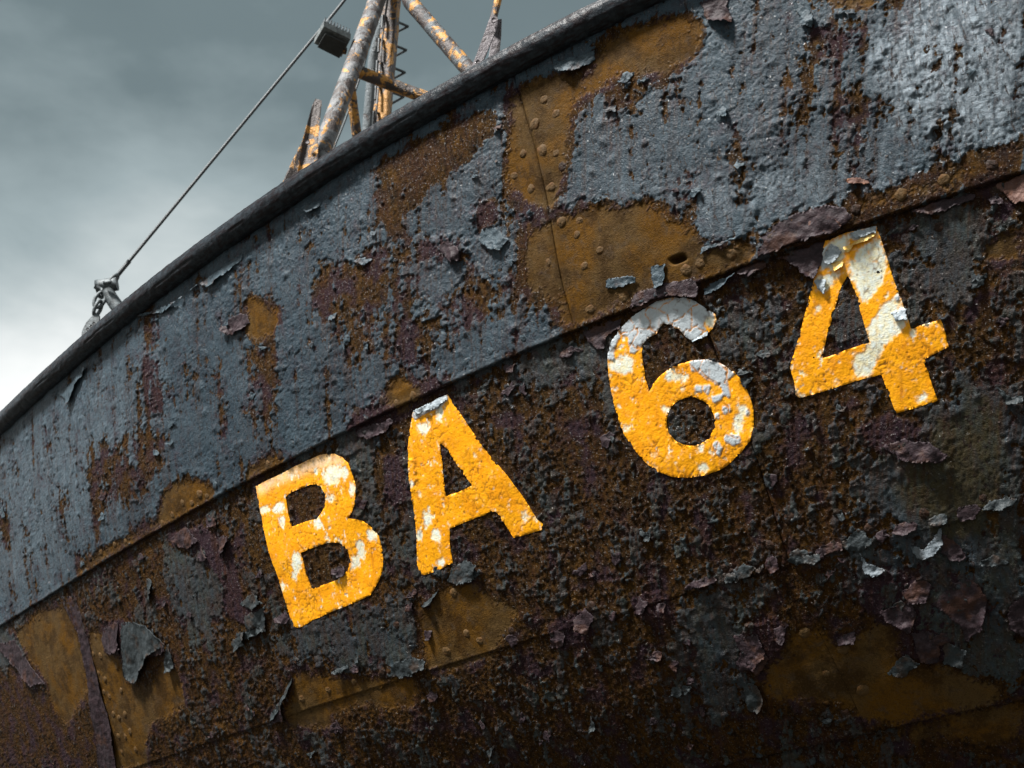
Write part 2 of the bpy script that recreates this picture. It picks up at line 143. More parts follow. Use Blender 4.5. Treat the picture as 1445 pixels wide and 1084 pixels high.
# ------------------------------------------------------------------ traced outlines, in hull millimetres: s along the plating, t up from the seam
DATA = json.loads('''{"ochre":[[[462,593],[496,662],[582,664],[702,642],[756,603],[749,565],[723,529],[701,518],[640,518],[576,547],[536,559],[492,557],[461,544],[405,562],[387,528],[372,449],[350,396],[317,347],[287,318],[202,367],[193,399],[170,445],[172,473],[198,505],[215,548],[231,592],[215,636],[241,646],[300,662],[373,641]],[[204,281],[233,291],[318,285],[394,282],[435,266],[488,237],[550,233],[576,196],[597,161],[638,126],[663,92],[637,71],[599,70],[562,71],[562,31],[514,30],[463,22],[402,16],[255,8],[244,46],[272,72],[217,111],[172,147],[183,218]],[[562,71],[645,67],[698,60],[774,42],[786,12],[722,4],[630,1],[556,6]],[[-821,531],[-762,485],[-721,446],[-658,431],[-704,384],[-743,366],[-792,374],[-853,409]],[[-1470,76],[-1385,110],[-1239,88],[-1138,34],[-1158,6],[-1278,0],[-1505,2]],[[-352,44],[-290,92],[-255,50],[-198,21],[-219,-6],[-315,-13]],[[-983,30],[-851,43],[-774,18],[-816,-1],[-997,-3]],[[-1912,40],[-1467,32],[-1464,8],[-2178,12],[-2177,36]],[[-445,-541],[-410,-541],[-370,-508],[-315,-495],[-256,-510],[-217,-511],[-202,-533],[-192,-565],[-127,-593],[-99,-617],[-142,-648],[-181,-668],[-212,-685],[-234,-715],[-295,-708],[-340,-716],[-411,-706],[-484,-696],[-533,-704],[-584,-782],[-700,-771],[-760,-739],[-819,-720],[-880,-735],[-944,-735],[-990,-774],[-1052,-748],[-1175,-725],[-1214,-710],[-1158,-679],[-1093,-651],[-1066,-616],[-1049,-579],[-996,-584],[-881,-628],[-774,-658],[-632,-682],[-525,-706],[-486,-683],[-477,-629]],[[671,-840],[620,-865],[594,-895],[544,-921],[519,-946],[516,-998],[600,-1017],[696,-1038],[760,-1106],[846,-1132],[1103,-1128],[1104,-1091],[1013,-1049],[999,-1016],[918,-991],[894,-971],[846,-982],[901,-944],[923,-920],[893,-892],[854,-876],[799,-885],[782,-917],[739,-907],[708,-856]],[[839,-1154],[1155,-1147],[1134,-1235],[1071,-1253],[975,-1216],[829,-1184]],[[-2226,-192],[-2083,-213],[-2135,-287],[-2010,-323],[-2049,-410],[-1871,-454],[-1732,-381],[-1658,-457],[-1677,-542],[-1783,-573],[-1961,-572],[-2055,-630],[-2082,-716],[-2341,-678],[-2307,-536],[-2268,-357]],[[-2881,-58],[-2557,-32],[-2338,-70],[-2274,-182],[-2281,-268],[-2307,-372],[-2620,-464],[-2713,-392],[-2683,-282],[-2778,-195]],[[1305,-119],[1358,-118],[1347,-178],[1301,-170],[1264,-156],[1262,-140]],[[1119,22],[1166,27],[1264,30],[1385,40],[1388,59],[1261,48],[1170,47],[1111,46],[1018,54],[1013,31]],[[982,561],[1151,502],[1136,466],[1095,483],[1059,515],[1018,523],[986,550]],[[1169,-680],[1195,-687],[1179,-762],[1149,-775]]],"solid":[[[936,70],[997,71],[1138,65],[1265,69],[1391,80],[1379,7],[1184,0],[983,1],[921,-5]],[[1137,58],[1264,63],[1390,71],[1380,12],[1185,6],[1081,8]],[[785,29],[802,60],[842,71],[905,73],[961,72],[1007,62],[1010,12],[971,1],[922,0],[861,8]],[[224,-2],[412,5],[463,22],[504,31],[553,25],[497,4],[414,-14],[345,-20],[245,-27]],[[-237,658],[-55,657],[155,640],[215,601],[162,556],[20,540],[-58,514],[-139,489],[-180,424],[-218,430],[-235,531]]],"rough":[[[788,27],[802,60],[842,71],[905,73],[961,72],[993,49],[1010,12],[971,1],[922,0],[861,8]],[[492,557],[640,518],[701,518],[674,476],[595,497],[561,464],[441,517],[461,544]],[[948,328],[1042,310],[1125,247],[1116,201],[971,256],[942,293]],[[988,486],[1105,470],[1107,417],[1068,357],[970,384]],[[-2791,-169],[-2683,-282],[-2713,-392],[-2620,-464],[-2362,-472],[-2352,-677],[-3557,-532],[-3182,-148]],[[-1376,702],[-1291,667],[-1303,380],[-1437,330]],[[-862,378],[-715,344],[-778,149],[-884,98],[-936,204]],[[-1873,375],[-1437,330],[-1345,204],[-1515,138],[-1922,132]],[[-2805,430],[-2628,397],[-2728,265],[-2884,274]],[[-542,449],[-199,453],[-146,249],[174,202],[153,116],[-139,88],[-292,103],[-501,262]]],"grey":[[[1070,-35],[1288,-42],[1292,-186],[1175,-230],[1079,-152]],[[-1511,-104],[-1290,-116],[-1205,-276],[-1347,-379],[-1577,-302],[-1591,-203]],[[1121,-422],[1300,-440],[1223,-833],[1039,-789],[924,-695],[865,-580]],[[-65,4],[245,-29],[350,-29],[305,-121],[49,-92]],[[-351,-117],[-266,-144],[-326,-442],[-205,-532],[-315,-544],[-421,-337]],[[364,-729],[462,-682],[547,-844],[467,-1010],[304,-994]],[[-942,-430],[-440,-512],[-491,-682],[-779,-640],[-1072,-532]],[[-3081,-23],[-2323,-54],[-2634,-125],[-3221,-193]],[[635,-56],[829,-70],[784,-190],[660,-184]],[[791,-729],[1027,-622],[1236,-771],[1167,-1091],[940,-970]],[[-759,13],[-382,-7],[-320,-67],[-532,-101],[-525,-82]],[[901,-213],[947,-130],[979,-140],[981,-244]],[[909,-343],[995,-350],[1000,-412],[909,-398]]],"olive":[[[1090,-413],[1300,-440],[1226,-817],[1047,-758],[916,-659]]],"white":[[[1133,496],[1439,375],[1389,68],[1218,86],[1136,239]],[[1215,428],[1439,375],[1402,144],[1233,170]]],"pale":[[[782,203],[956,223],[1184,155],[1249,83],[995,82],[775,85]],[[418,348],[785,219],[775,85],[672,105],[566,216],[390,313]]],"lit_left":[[[-2723,643],[-1685,594],[-1185,479],[-1333,295],[-1821,104],[-2516,45],[-3014,68]]],"violet":[[[831,-773],[886,-758],[970,-792],[1040,-796],[1133,-845],[1116,-923],[1053,-978],[979,-1012],[918,-991],[891,-927],[857,-863],[823,-855]],[[509,-810],[630,-809],[615,-878],[544,-921],[471,-920]],[[1158,-891],[1211,-890],[1196,-1003],[1153,-973]],[[-1518,-17],[-1276,-57],[-1146,-140],[-1165,-338],[-1075,-379],[-1138,-436],[-1287,-346],[-1259,-231],[-1405,-97]],[[907,-434],[992,-421],[1129,-518],[1107,-566],[991,-535],[928,-482]],[[243,-654],[354,-681],[338,-747],[233,-722]],[[-20,-668],[137,-666],[101,-737],[3,-754],[-49,-736]],[[-2086,-180],[-1909,-210],[-1947,-336],[-2164,-291]],[[-69,381],[7,363],[23,299],[-29,287],[-74,324]],[[-133,404],[-15,375],[-8,303],[-127,321]],[[41,411],[133,411],[152,345],[50,348]],[[-414,-97],[-296,-154],[-329,-243],[-418,-257],[-435,-192]],[[-1410,566],[-1304,525],[-1318,337],[-1429,352]],[[-513,37],[-364,48],[-104,37],[-101,7],[-339,-41],[-505,-27]]],"plate":[[[-269,-28],[-211,-24],[-142,-22],[-140,-36],[-184,-48],[-217,-45],[-263,-49],[-274,-42]],[[343,-91],[366,-57],[385,-37],[430,-16],[502,-1],[581,-16],[613,-39],[643,-69],[643,-92],[628,-81],[612,-96],[617,-112],[579,-126],[560,-114],[551,-87],[530,-71],[513,-60],[490,-78],[466,-82],[446,-96],[423,-106],[411,-102],[414,-79],[416,-59],[398,-50],[376,-72],[365,-104]],[[556,-167],[598,-175],[636,-198],[664,-233],[631,-243],[612,-243],[587,-220],[573,-201],[556,-193]],[[557,-226],[572,-231],[568,-249],[553,-241]],[[578,-232],[596,-238],[585,-263],[574,-247]],[[588,-266],[628,-267],[611,-282],[593,-282]],[[618,-244],[639,-245],[637,-290],[624,-269]],[[612,-293],[632,-297],[631,-314],[611,-316]],[[590,-304],[602,-308],[598,-321],[589,-318]],[[603,-359],[640,-373],[639,-390],[616,-393],[597,-372]],[[566,-369],[582,-370],[589,-389],[577,-409],[564,-388]],[[667,-319],[680,-320],[675,-335],[663,-334]],[[922,-30],[947,-14],[968,-42],[946,-62],[923,-66],[912,-60]],[[991,-7],[1056,-11],[1048,-27],[1001,-29],[990,-19]],[[1050,-208],[1079,-210],[1078,-234],[1057,-232]],[[1063,-173],[1075,-177],[1071,-193],[1060,-187]]],"chalk":[[[975,-72],[996,-55],[1048,-36],[1057,-51],[1061,-94],[1044,-131],[1009,-168],[988,-167],[981,-129]],[[985,-227],[1036,-188],[1068,-175],[1083,-221],[1072,-247],[1051,-259],[1017,-279],[993,-302],[968,-306],[953,-289],[989,-264]],[[899,-78],[965,-87],[908,-123]],[[945,-269],[993,-302],[974,-335],[939,-322]],[[915,-33],[951,-9],[994,-8],[988,-34],[967,-51],[943,-74],[909,-62]],[[-926,-107],[-926,-117],[-946,-110],[-963,-111],[-976,-95],[-962,-90],[-960,-89],[-935,-89],[-920,-101]],[[-857,-120],[-863,-135],[-881,-130],[-901,-124],[-913,-110],[-902,-101],[-888,-91],[-871,-102],[-852,-104]],[[-868,-160],[-878,-169],[-885,-172],[-895,-174],[-893,-160],[-897,-143],[-883,-140],[-873,-143],[-863,-146]],[[-601,-106],[-596,-125],[-626,-119],[-653,-120],[-666,-97],[-654,-81],[-629,-68],[-609,-71],[-588,-99]],[[-556,-103],[-556,-117],[-578,-120],[-591,-106],[-605,-94],[-593,-85],[-586,-81],[-565,-88],[-555,-91]],[[-543,-151],[-554,-167],[-565,-175],[-574,-168],[-576,-152],[-563,-135],[-560,-131],[-550,-134],[-543,-131]],[[-633,-158],[-645,-164],[-655,-168],[-664,-161],[-665,-155],[-670,-142],[-654,-137],[-645,-142],[-633,-144]],[[-714,-211],[-721,-220],[-737,-224],[-745,-220],[-751,-206],[-750,-196],[-733,-184],[-724,-194],[-719,-194]],[[-844,-292],[-853,-307],[-875,-303],[-893,-311],[-892,-288],[-885,-272],[-876,-259],[-848,-250],[-845,-267]],[[-875,-323],[-885,-326],[-897,-332],[-905,-324],[-906,-320],[-903,-312],[-895,-306],[-884,-308],[-876,-312]],[[-515,-302],[-529,-315],[-538,-310],[-552,-307],[-553,-300],[-551,-283],[-537,-275],[-527,-282],[-514,-283]],[[-578,-335],[-585,-350],[-596,-348],[-608,-347],[-609,-336],[-612,-322],[-590,-310],[-582,-314],[-580,-323]],[[-611,-351],[-620,-362],[-636,-366],[-646,-360],[-641,-347],[-641,-337],[-629,-328],[-622,-336],[-612,-340]],[[-577,-312],[-574,-320],[-589,-318],[-598,-315],[-606,-306],[-606,-300],[-596,-297],[-582,-301],[-574,-308]],[[-954,-331],[-963,-340],[-968,-342],[-974,-339],[-972,-331],[-969,-323],[-960,-315],[-955,-316],[-950,-320]],[[-677,-65],[-674,-71],[-686,-72],[-694,-69],[-697,-62],[-698,-55],[-686,-52],[-680,-56],[-673,-60]],[[-166,-65],[-180,-78],[-190,-84],[-195,-75],[-195,-64],[-191,-52],[-183,-39],[-173,-39],[-166,-50]],[[-227,-84],[-228,-94],[-248,-98],[-258,-90],[-270,-73],[-271,-64],[-250,-63],[-239,-70],[-223,-74]],[[-156,-85],[-157,-90],[-162,-91],[-167,-89],[-170,-82],[-166,-79],[-163,-75],[-157,-75],[-153,-81]],[[-308,-242],[-315,-249],[-319,-251],[-323,-246],[-324,-240],[-319,-235],[-316,-232],[-311,-229],[-309,-231]],[[-298,-317],[-305,-328],[-316,-331],[-329,-335],[-326,-315],[-323,-298],[-314,-291],[-303,-294],[-300,-305]],[[-283,-363],[-290,-373],[-300,-372],[-314,-371],[-321,-359],[-321,-348],[-309,-346],[-290,-345],[-286,-351]],[[-353,-347],[-352,-354],[-365,-357],[-372,-352],[-378,-345],[-375,-338],[-364,-332],[-355,-332],[-347,-335]],[[-294,-432],[-294,-441],[-312,-442],[-325,-435],[-336,-427],[-323,-421],[-318,-419],[-302,-421],[-296,-423]],[[12,-400],[6,-407],[-3,-410],[-8,-403],[-12,-396],[-10,-390],[-3,-386],[5,-387],[11,-392]],[[-95,-203],[-95,-206],[-102,-208],[-107,-205],[-110,-201],[-107,-197],[-104,-195],[-97,-195],[-94,-199]],[[44,-404],[38,-411],[29,-415],[24,-411],[23,-404],[29,-396],[33,-390],[38,-392],[42,-397]],[[-317,-213],[-329,-220],[-333,-216],[-342,-213],[-347,-209],[-339,-202],[-337,-198],[-326,-202],[-323,-202]],[[523,-194],[515,-203],[501,-198],[488,-194],[488,-187],[486,-177],[493,-171],[506,-176],[512,-179]],[[547,-205],[546,-209],[534,-212],[527,-211],[521,-199],[523,-192],[532,-193],[539,-194],[543,-194]],[[674,-324],[669,-336],[664,-336],[656,-335],[652,-321],[655,-313],[665,-304],[672,-310],[674,-315]],[[539,-381],[535,-386],[531,-386],[526,-388],[522,-379],[527,-373],[531,-369],[535,-370],[542,-372]],[[545,-426],[539,-431],[526,-427],[518,-428],[516,-420],[511,-412],[520,-408],[532,-410],[538,-416]],[[487,-264],[481,-269],[472,-268],[463,-269],[458,-260],[459,-250],[468,-249],[476,-253],[485,-258]],[[362,-272],[360,-276],[353,-279],[349,-274],[347,-271],[349,-265],[355,-261],[357,-264],[364,-266]],[[418,-357],[415,-361],[410,-364],[405,-362],[405,-356],[404,-350],[409,-348],[415,-345],[420,-351]],[[656,-352],[644,-365],[634,-374],[625,-358],[626,-350],[627,-336],[634,-331],[648,-323],[651,-333]],[[408,-131],[409,-146],[385,-144],[369,-137],[354,-123],[348,-105],[369,-101],[396,-100],[422,-118]],[[642,-98],[641,-104],[629,-109],[621,-104],[621,-96],[615,-82],[630,-78],[637,-77],[641,-86]],[[895,-150],[893,-157],[890,-155],[884,-158],[885,-150],[886,-144],[889,-136],[893,-142],[895,-145]],[[1091,-271],[1087,-277],[1084,-280],[1080,-274],[1078,-270],[1078,-265],[1083,-258],[1089,-258],[1092,-264]],[[1131,-259],[1133,-265],[1125,-262],[1118,-261],[1112,-257],[1112,-252],[1119,-249],[1127,-250],[1131,-254]],[[819,-332],[820,-337],[809,-334],[801,-331],[794,-326],[798,-324],[800,-321],[812,-323],[820,-328]],[[865,-327],[862,-329],[857,-328],[851,-326],[846,-323],[849,-321],[853,-321],[859,-319],[862,-323]],[[1090,-413],[1086,-416],[1075,-419],[1068,-414],[1065,-408],[1060,-401],[1067,-402],[1077,-401],[1086,-408]]],"lit_fade":[[[-962,-23],[-836,-22],[-692,-25],[-620,-31],[-577,-53],[-561,-77],[-704,-54],[-845,-44],[-959,-46]]],"letters":{"B":[[[-962,-23],[-907,-22],[-837,-24],[-768,-22],[-703,-24],[-655,-25],[-621,-32],[-593,-41],[-568,-58],[-551,-80],[-545,-103],[-543,-124],[-543,-151],[-552,-172],[-566,-199],[-584,-214],[-609,-225],[-582,-235],[-561,-245],[-538,-263],[-522,-283],[-511,-304],[-508,-326],[-515,-363],[-527,-387],[-542,-406],[-577,-431],[-609,-450],[-685,-453],[-783,-454],[-875,-458],[-943,-464],[-967,-454],[-972,-417],[-973,-326],[-977,-208],[-971,-101]],[[-845,-93],[-811,-87],[-729,-91],[-704,-96],[-684,-109],[-671,-129],[-674,-146],[-686,-167],[-713,-183],[-732,-190],[-790,-184],[-844,-182],[-847,-144]],[[-837,-263],[-792,-263],[-716,-266],[-669,-280],[-651,-298],[-645,-317],[-647,-337],[-668,-360],[-687,-368],[-723,-375],[-777,-374],[-837,-370],[-841,-331]]],"A":[[[-269,-28],[-211,-25],[-142,-22],[-134,-37],[-130,-51],[-108,-97],[-85,-155],[-57,-215],[-21,-276],[1,-326],[20,-373],[31,-407],[47,-427],[39,-440],[-8,-439],[-54,-436],[-66,-402],[-75,-371],[-85,-355],[-106,-355],[-189,-354],[-249,-357],[-264,-398],[-272,-445],[-337,-450],[-378,-449],[-394,-445],[-400,-420],[-370,-342],[-350,-262],[-336,-187],[-316,-114],[-294,-69]],[[-204,-136],[-191,-147],[-179,-174],[-163,-214],[-135,-271],[-185,-275],[-231,-272],[-226,-240],[-215,-192]]],"6":[[[350,-93],[365,-62],[390,-41],[432,-20],[474,-11],[508,-5],[545,-8],[580,-19],[607,-39],[626,-61],[646,-82],[646,-99],[632,-114],[612,-122],[579,-126],[563,-113],[551,-89],[530,-73],[516,-61],[502,-68],[490,-78],[466,-82],[450,-91],[442,-112],[438,-140],[435,-175],[438,-205],[454,-189],[481,-175],[518,-167],[563,-168],[604,-179],[635,-200],[662,-229],[676,-257],[685,-293],[686,-327],[677,-364],[660,-393],[637,-409],[601,-427],[573,-436],[528,-438],[484,-432],[442,-418],[409,-395],[379,-360],[360,-322],[344,-282],[338,-232],[338,-185],[341,-138]],[[585,-324],[579,-338],[569,-349],[557,-358],[542,-363],[525,-364],[509,-361],[494,-354],[480,-344],[470,-332],[463,-317],[461,-302],[463,-287],[469,-274],[479,-262],[492,-254],[507,-249],[523,-248],[539,-251],[554,-258],[567,-268],[577,-280],[584,-295],[586,-309]]],"4":[[[936,-7],[982,-4],[1053,-12],[1056,-29],[1061,-76],[1067,-138],[1076,-195],[1082,-239],[1083,-254],[1100,-255],[1150,-256],[1155,-290],[1156,-319],[1099,-330],[1102,-375],[1109,-427],[1057,-429],[1014,-429],[1009,-414],[1003,-370],[998,-336],[949,-334],[899,-334],[848,-334],[803,-333],[795,-325],[797,-291],[795,-257],[822,-213],[854,-155],[885,-98],[903,-60],[918,-34]],[[952,-116],[969,-98],[979,-140],[982,-196],[987,-259],[941,-259],[903,-262],[874,-261],[882,-241],[904,-201],[929,-155]]]},"flakes":[["g",14,[[-1421,704],[-1306,671],[-1150,642],[-1028,644],[-912,655],[-803,655],[-801,637],[-905,622],[-977,614],[-1041,654],[-1120,639],[-1231,636],[-1308,663],[-1373,682]]],["g",18,[[-2060,664],[-1921,654],[-1783,671],[-1799,648],[-1884,621],[-1956,572],[-1989,619]]],["p",20,[[-957,468],[-897,487],[-832,477],[-823,440],[-873,427],[-924,438]]],["p",22,[[-62,355],[-36,370],[-8,337],[11,311],[-10,291],[-41,310]]],["g",14,[[-526,674],[-471,665],[-440,655],[-454,637],[-498,641]]],["g",10,[[-350,430],[-318,435],[-287,413],[-315,404]]],["p",14,[[-502,-11],[-437,-10],[-337,-24],[-331,-41],[-388,-52],[-449,-45]]],["g",22,[[365,660],[401,668],[451,658],[480,655],[481,627],[438,624],[393,623]]],["p",22,[[760,649],[796,653],[828,631],[822,613],[830,562],[802,567],[767,593],[763,627]]],["g",22,[[746,365],[773,384],[778,344]]],["g",12,[[66,316],[99,277],[125,265],[153,288],[121,336],[81,346]]],["o",12,[[1001,106],[1023,112],[1056,94],[1058,83],[1025,90]]],["p",18,[[780,5],[802,60],[862,74],[955,71],[998,47],[1010,12],[953,1],[892,7],[835,5]]],["o",14,[[859,31],[907,48],[960,36],[985,9],[922,3]]],["p",18,[[1133,-9],[1190,-2],[1246,-7],[1274,-8],[1274,-22],[1214,-26],[1175,-33]]],["o",20,[[1311,-8],[1342,-3],[1378,-2],[1379,-79],[1344,-54],[1332,-27]]],["p",14,[[727,-11],[782,-2],[800,-14],[749,-31]]],["p",22,[[825,-10],[877,-7],[935,-8],[921,-49],[890,-91],[870,-66],[847,-27]]],["g",14,[[967,561],[991,538],[1008,497],[998,477],[979,490]]],["p",10,[[1351,331],[1367,330],[1365,305]]],["g",6,[[396,88],[431,84],[480,67],[470,54],[412,60],[394,68]]],["g",8,[[518,79],[557,68],[543,23],[521,22],[515,51]]],["p",14,[[723,-7],[749,2],[778,1],[799,-12],[767,-22],[731,-24]]],["g",12,[[655,76],[745,65],[720,60],[655,65],[648,59]]],["p",12,[[444,-1],[464,28],[504,34],[554,28],[613,13],[630,-19],[614,-36],[569,-13],[515,-2]]],["g",14,[[631,-16],[681,-8],[722,-11],[676,-32],[633,-34]]],["p",16,[[299,-10],[349,-3],[408,-12],[399,-34],[367,-40],[344,-76],[322,-55]]],["p",22,[[963,-492],[1014,-487],[1069,-514],[1110,-549],[1095,-566],[1014,-541]]],["g",16,[[1241,-432],[1270,-466],[1296,-464],[1291,-487],[1256,-476]]],["p",20,[[-2076,-204],[-1957,-209],[-2014,-312],[-2111,-289],[-2120,-237]]],["g",26,[[-1946,-212],[-1782,-259],[-1697,-329],[-1669,-357],[-1763,-364],[-1839,-379],[-1952,-434],[-2016,-397],[-2000,-336]]],["p",24,[[-1781,-275],[-1725,-322],[-1675,-353],[-1709,-378],[-1828,-363]]],["g",20,[[-1669,-350],[-1669,-434],[-1732,-443],[-1717,-384]]],["g",24,[[-1309,-427],[-1206,-411],[-1208,-439],[-1286,-461]]],["g",14,[[-1183,-371],[-1075,-365],[-1104,-437],[-1143,-417],[-1192,-417]]],["p",18,[[-1243,-24],[-1177,-66],[-1196,-87],[-1249,-66]]],["p",20,[[-1203,-110],[-1143,-127],[-1166,-155],[-1216,-181]]],["p",16,[[-1475,-49],[-1371,-29],[-1309,-95],[-1390,-104]]],["p",22,[[-1235,-676],[-1148,-641],[-1177,-706],[-1232,-707]]],["g",16,[[-1687,-121],[-1655,-139],[-1676,-193],[-1708,-194]]],["g",16,[[-863,-616],[-788,-609],[-788,-622],[-850,-630]]],["g",16,[[-664,-672],[-636,-672],[-594,-646],[-523,-650],[-479,-672],[-485,-691],[-547,-696],[-600,-692]]],["g",24,[[-1056,-591],[-1078,-627],[-1235,-705],[-1232,-679],[-1127,-631]]],["g",20,[[-431,-525],[-388,-510],[-352,-499],[-365,-514],[-408,-536]]],["g",18,[[-312,-487],[-272,-450],[-224,-450],[-191,-477],[-214,-505],[-272,-508]]],["g",20,[[-1234,-415],[-1139,-409],[-1102,-438],[-1218,-440]]],["g",16,[[-1137,-823],[-1079,-823],[-1104,-844]]],["g",18,[[-396,-955],[-357,-943],[-391,-990]]],["p",18,[[-1052,-417],[-985,-402],[-974,-428],[-1001,-443]]],["p",14,[[-450,-589],[-422,-598],[-439,-621],[-453,-618]]],["g",14,[[-753,-601],[-724,-601],[-731,-616],[-756,-616]]],["g",20,[[503,-674],[539,-680],[544,-694],[512,-702]]],["g",18,[[591,-690],[617,-677],[603,-700]]],["p",18,[[263,-671],[290,-691],[265,-718],[244,-710]]],["p",18,[[309,-702],[334,-700],[323,-729],[302,-718]]],["p",20,[[57,-680],[98,-662],[122,-689],[82,-724],[52,-713]]],["p",22,[[484,-827],[507,-822],[550,-861],[555,-901],[518,-933],[498,-907],[496,-874]]],["g",18,[[-23,-972],[-1,-931],[8,-970]]],["p",18,[[-12,-690],[19,-690],[-2,-741],[-40,-732]]],["g",14,[[323,-527],[345,-530],[341,-554],[325,-547]]],["l",16,[[974,-722],[1011,-741],[1055,-704],[1055,-739],[1027,-760],[999,-764],[982,-746]]],["l",16,[[854,-708],[869,-740],[905,-766],[873,-777],[855,-752]]],["p",18,[[1058,-719],[1087,-746],[1100,-784],[1064,-782],[1043,-756]]],["p",20,[[861,-850],[897,-851],[950,-843],[948,-884],[928,-920],[886,-892]]],["p",18,[[933,-825],[984,-796],[1007,-822],[982,-859],[940,-855]]],["p",24,[[995,-867],[1046,-831],[1102,-831],[1127,-877],[1104,-949],[1054,-974],[1050,-930],[1018,-888]]],["p",20,[[929,-922],[972,-925],[994,-958],[974,-1005],[931,-995]]],["g",20,[[1117,-802],[1160,-787],[1191,-815],[1140,-814]]],["p",18,[[1175,-905],[1210,-896],[1197,-997],[1156,-961]]],["p",18,[[598,-831],[638,-824],[607,-878],[590,-859]]],["p",20,[[500,-837],[550,-834],[558,-887],[521,-918],[473,-914]]],["p",18,[[743,-893],[792,-883],[787,-916],[746,-910]]],["g",18,[[839,-1002],[903,-966],[933,-996],[879,-1020]]],["g",16,[[465,-934],[506,-958],[514,-998],[488,-1029],[461,-1011]]],["g",18,[[718,-682],[771,-692],[743,-713],[716,-703]]],["g",14,[[1001,-952],[1049,-992],[1025,-1029],[987,-1006]]],["p",10,[[-2359,-21],[-2244,-47],[-2232,-169],[-2248,-339],[-2264,-543],[-2332,-697],[-2466,-679],[-2384,-524],[-2320,-348],[-2294,-178]]],["p",14,[[-3107,-57],[-2897,-79],[-2808,-190],[-2705,-289],[-2847,-277],[-2972,-172]]],["g",20,[[-1192,-328],[-1111,-314],[-1065,-359],[-1137,-362]]],["y",10,[[937,-59],[964,-62],[964,-78],[945,-83]]],["y",10,[[975,-39],[1001,-29],[1050,-27],[1036,-38],[1000,-39],[979,-49]]],["w",8,[[894,-85],[921,-91],[910,-127],[897,-104]]],["w",8,[[1046,-210],[1082,-212],[1078,-236],[1055,-232]]],["w",7,[[992,-9],[1055,-12],[1048,-26],[1002,-28]]],["w",7,[[929,-32],[949,-19],[967,-42],[946,-60],[927,-64]]],["w",8,[[-266,-27],[-211,-25],[-144,-22],[-142,-36],[-185,-46],[-251,-40]]],["w",8,[[574,-124],[606,-117],[621,-113],[619,-127],[585,-129]]],["o",12,[[437,0],[471,5],[522,1],[528,0],[480,-12],[445,-8]]]],"butt":[[255,640],[267,575],[271,451],[273,358],[280,285],[283,194],[281,124]],"lap":[[-2352,-23],[-2281,-147],[-2257,-274],[-2291,-451],[-2318,-545],[-2340,-679]],"joint":[[667,-476],[687,-787],[726,-948]],"rivets":[[323,596],[286,545],[349,545],[239,487],[295,469],[341,407],[202,442],[243,389],[298,369],[330,447],[308,274],[344,226],[253,189],[347,143],[397,165],[358,258],[262,293],[639,42],[604,39],[-1198,19],[-1284,22],[-1412,21],[-1484,13],[-1739,24],[-1830,23],[-1933,30],[-2175,-214],[-2176,-289],[-2077,-346],[-2208,-433],[-2129,-512],[-2103,-431],[-2219,-496],[-2132,-575],[-2234,-575],[-2136,-639],[-2257,-631],[-2198,-371],[-2161,-694],[-247,11],[-310,10],[-812,24],[-873,18],[-301,-520],[-302,-634],[-543,-552],[1185,-57],[1317,-20]],"hole":[590,70]}''')


def P(a):
    return np.array(a, float) / 1000.0


# ------------------------------------------------------------------ hull shape
def f_psi(s):
    s = np.clip(s, -3.2, 2.0)
    return .67176 - .1669 * s - .02411 * s * s


def f_phi(t):
    t = np.clip(t, -2.6, 1.2)
    return .37639 - .19414 * t + .00048 * t * t + .38 * np.maximum(0, -.6 - t) ** 1.5


def cumint(y, x, x0):
    c = np.concatenate([[0], np.cumsum((y[1:] + y[:-1]) / 2 * np.diff(x))])
    return c - np.interp(x0, x, c)


_t = np.linspace(-4, 1.4, 2701)
_s = np.linspace(-6, 8, 7001)
_o, _h = cumint(np.sin(f_phi(_t)), _t, 0), cumint(np.cos(f_phi(_t)), _t, 0)
_cx, _cy = cumint(np.cos(f_psi(_s)), _s, 0), cumint(-np.sin(f_psi(_s)), _s, 0)


def surf(s, t):
    s, t = np.broadcast_arrays(np.asarray(s, float), np.asarray(t, float))
    o, h, p = np.interp(t, _t, _o), np.interp(t, _t, _h), f_psi(s)
    return np.stack([-.06425 + np.interp(s, _s, _cx) - np.sin(p) * o,
                     3.27904 + np.interp(s, _s, _cy) - np.cos(p) * o,
                     3.18881 + h + .0693 * s + .01684 * np.clip(s, -4, 4) ** 2], -1)


def normal(s, t):
    e = 4e-3
    a = surf(np.asarray(s) + e, t) - surf(np.asarray(s) - e, t)
    b = surf(s, np.asarray(t) + e) - surf(s, np.asarray(t) - e)
    n = np.cross(a, b)
    return n / np.linalg.norm(n, axis=-1, keepdims=True)


def on_hull(s, t, d):
    return surf(s, t) + normal(s, t) * np.asarray(d)[..., None]


# ------------------------------------------------------------------ wear maps of the plating (paint cover, bare rust, relief, some painted-in light)
RES = 0.0025
S0, S1, T0, T1 = -4.3, 1.95, -1.47, 0.74
nx, ny = int((S1 - S0) / RES), int((T1 - T0) / RES)
X = (S0 + RES * np.arange(nx))[None, :].astype(np.float32)
Y = (T0 + RES * np.arange(ny))[:, None].astype(np.float32)


def gnoise(x, y, seed):
    r = np.random.RandomState(seed)
    ang = r.rand(256, 256).astype(np.float32) * 6.2832
    gx, gy = np.cos(ang), np.sin(ang)
    xi, yi = np.floor(x).astype(np.int32), np.floor(y).astype(np.int32)
    fx, fy = (x - xi).astype(np.float32), (y - yi).astype(np.float32)
    u, v = fx * fx * fx * (fx * (fx * 6 - 15) + 10), fy * fy * fy * (fy * (fy * 6 - 15) + 10)

    def g(i, j):
        a, b = (xi + i) & 255, (yi + j) & 255
        return gx[b, a] * (fx - i) + gy[b, a] * (fy - j)
    n0 = g(0, 0) * (1 - u) + g(1, 0) * u
    n1 = g(0, 1) * (1 - u) + g(1, 1) * u
    return (n0 * (1 - v) + n1 * v) * 1.5


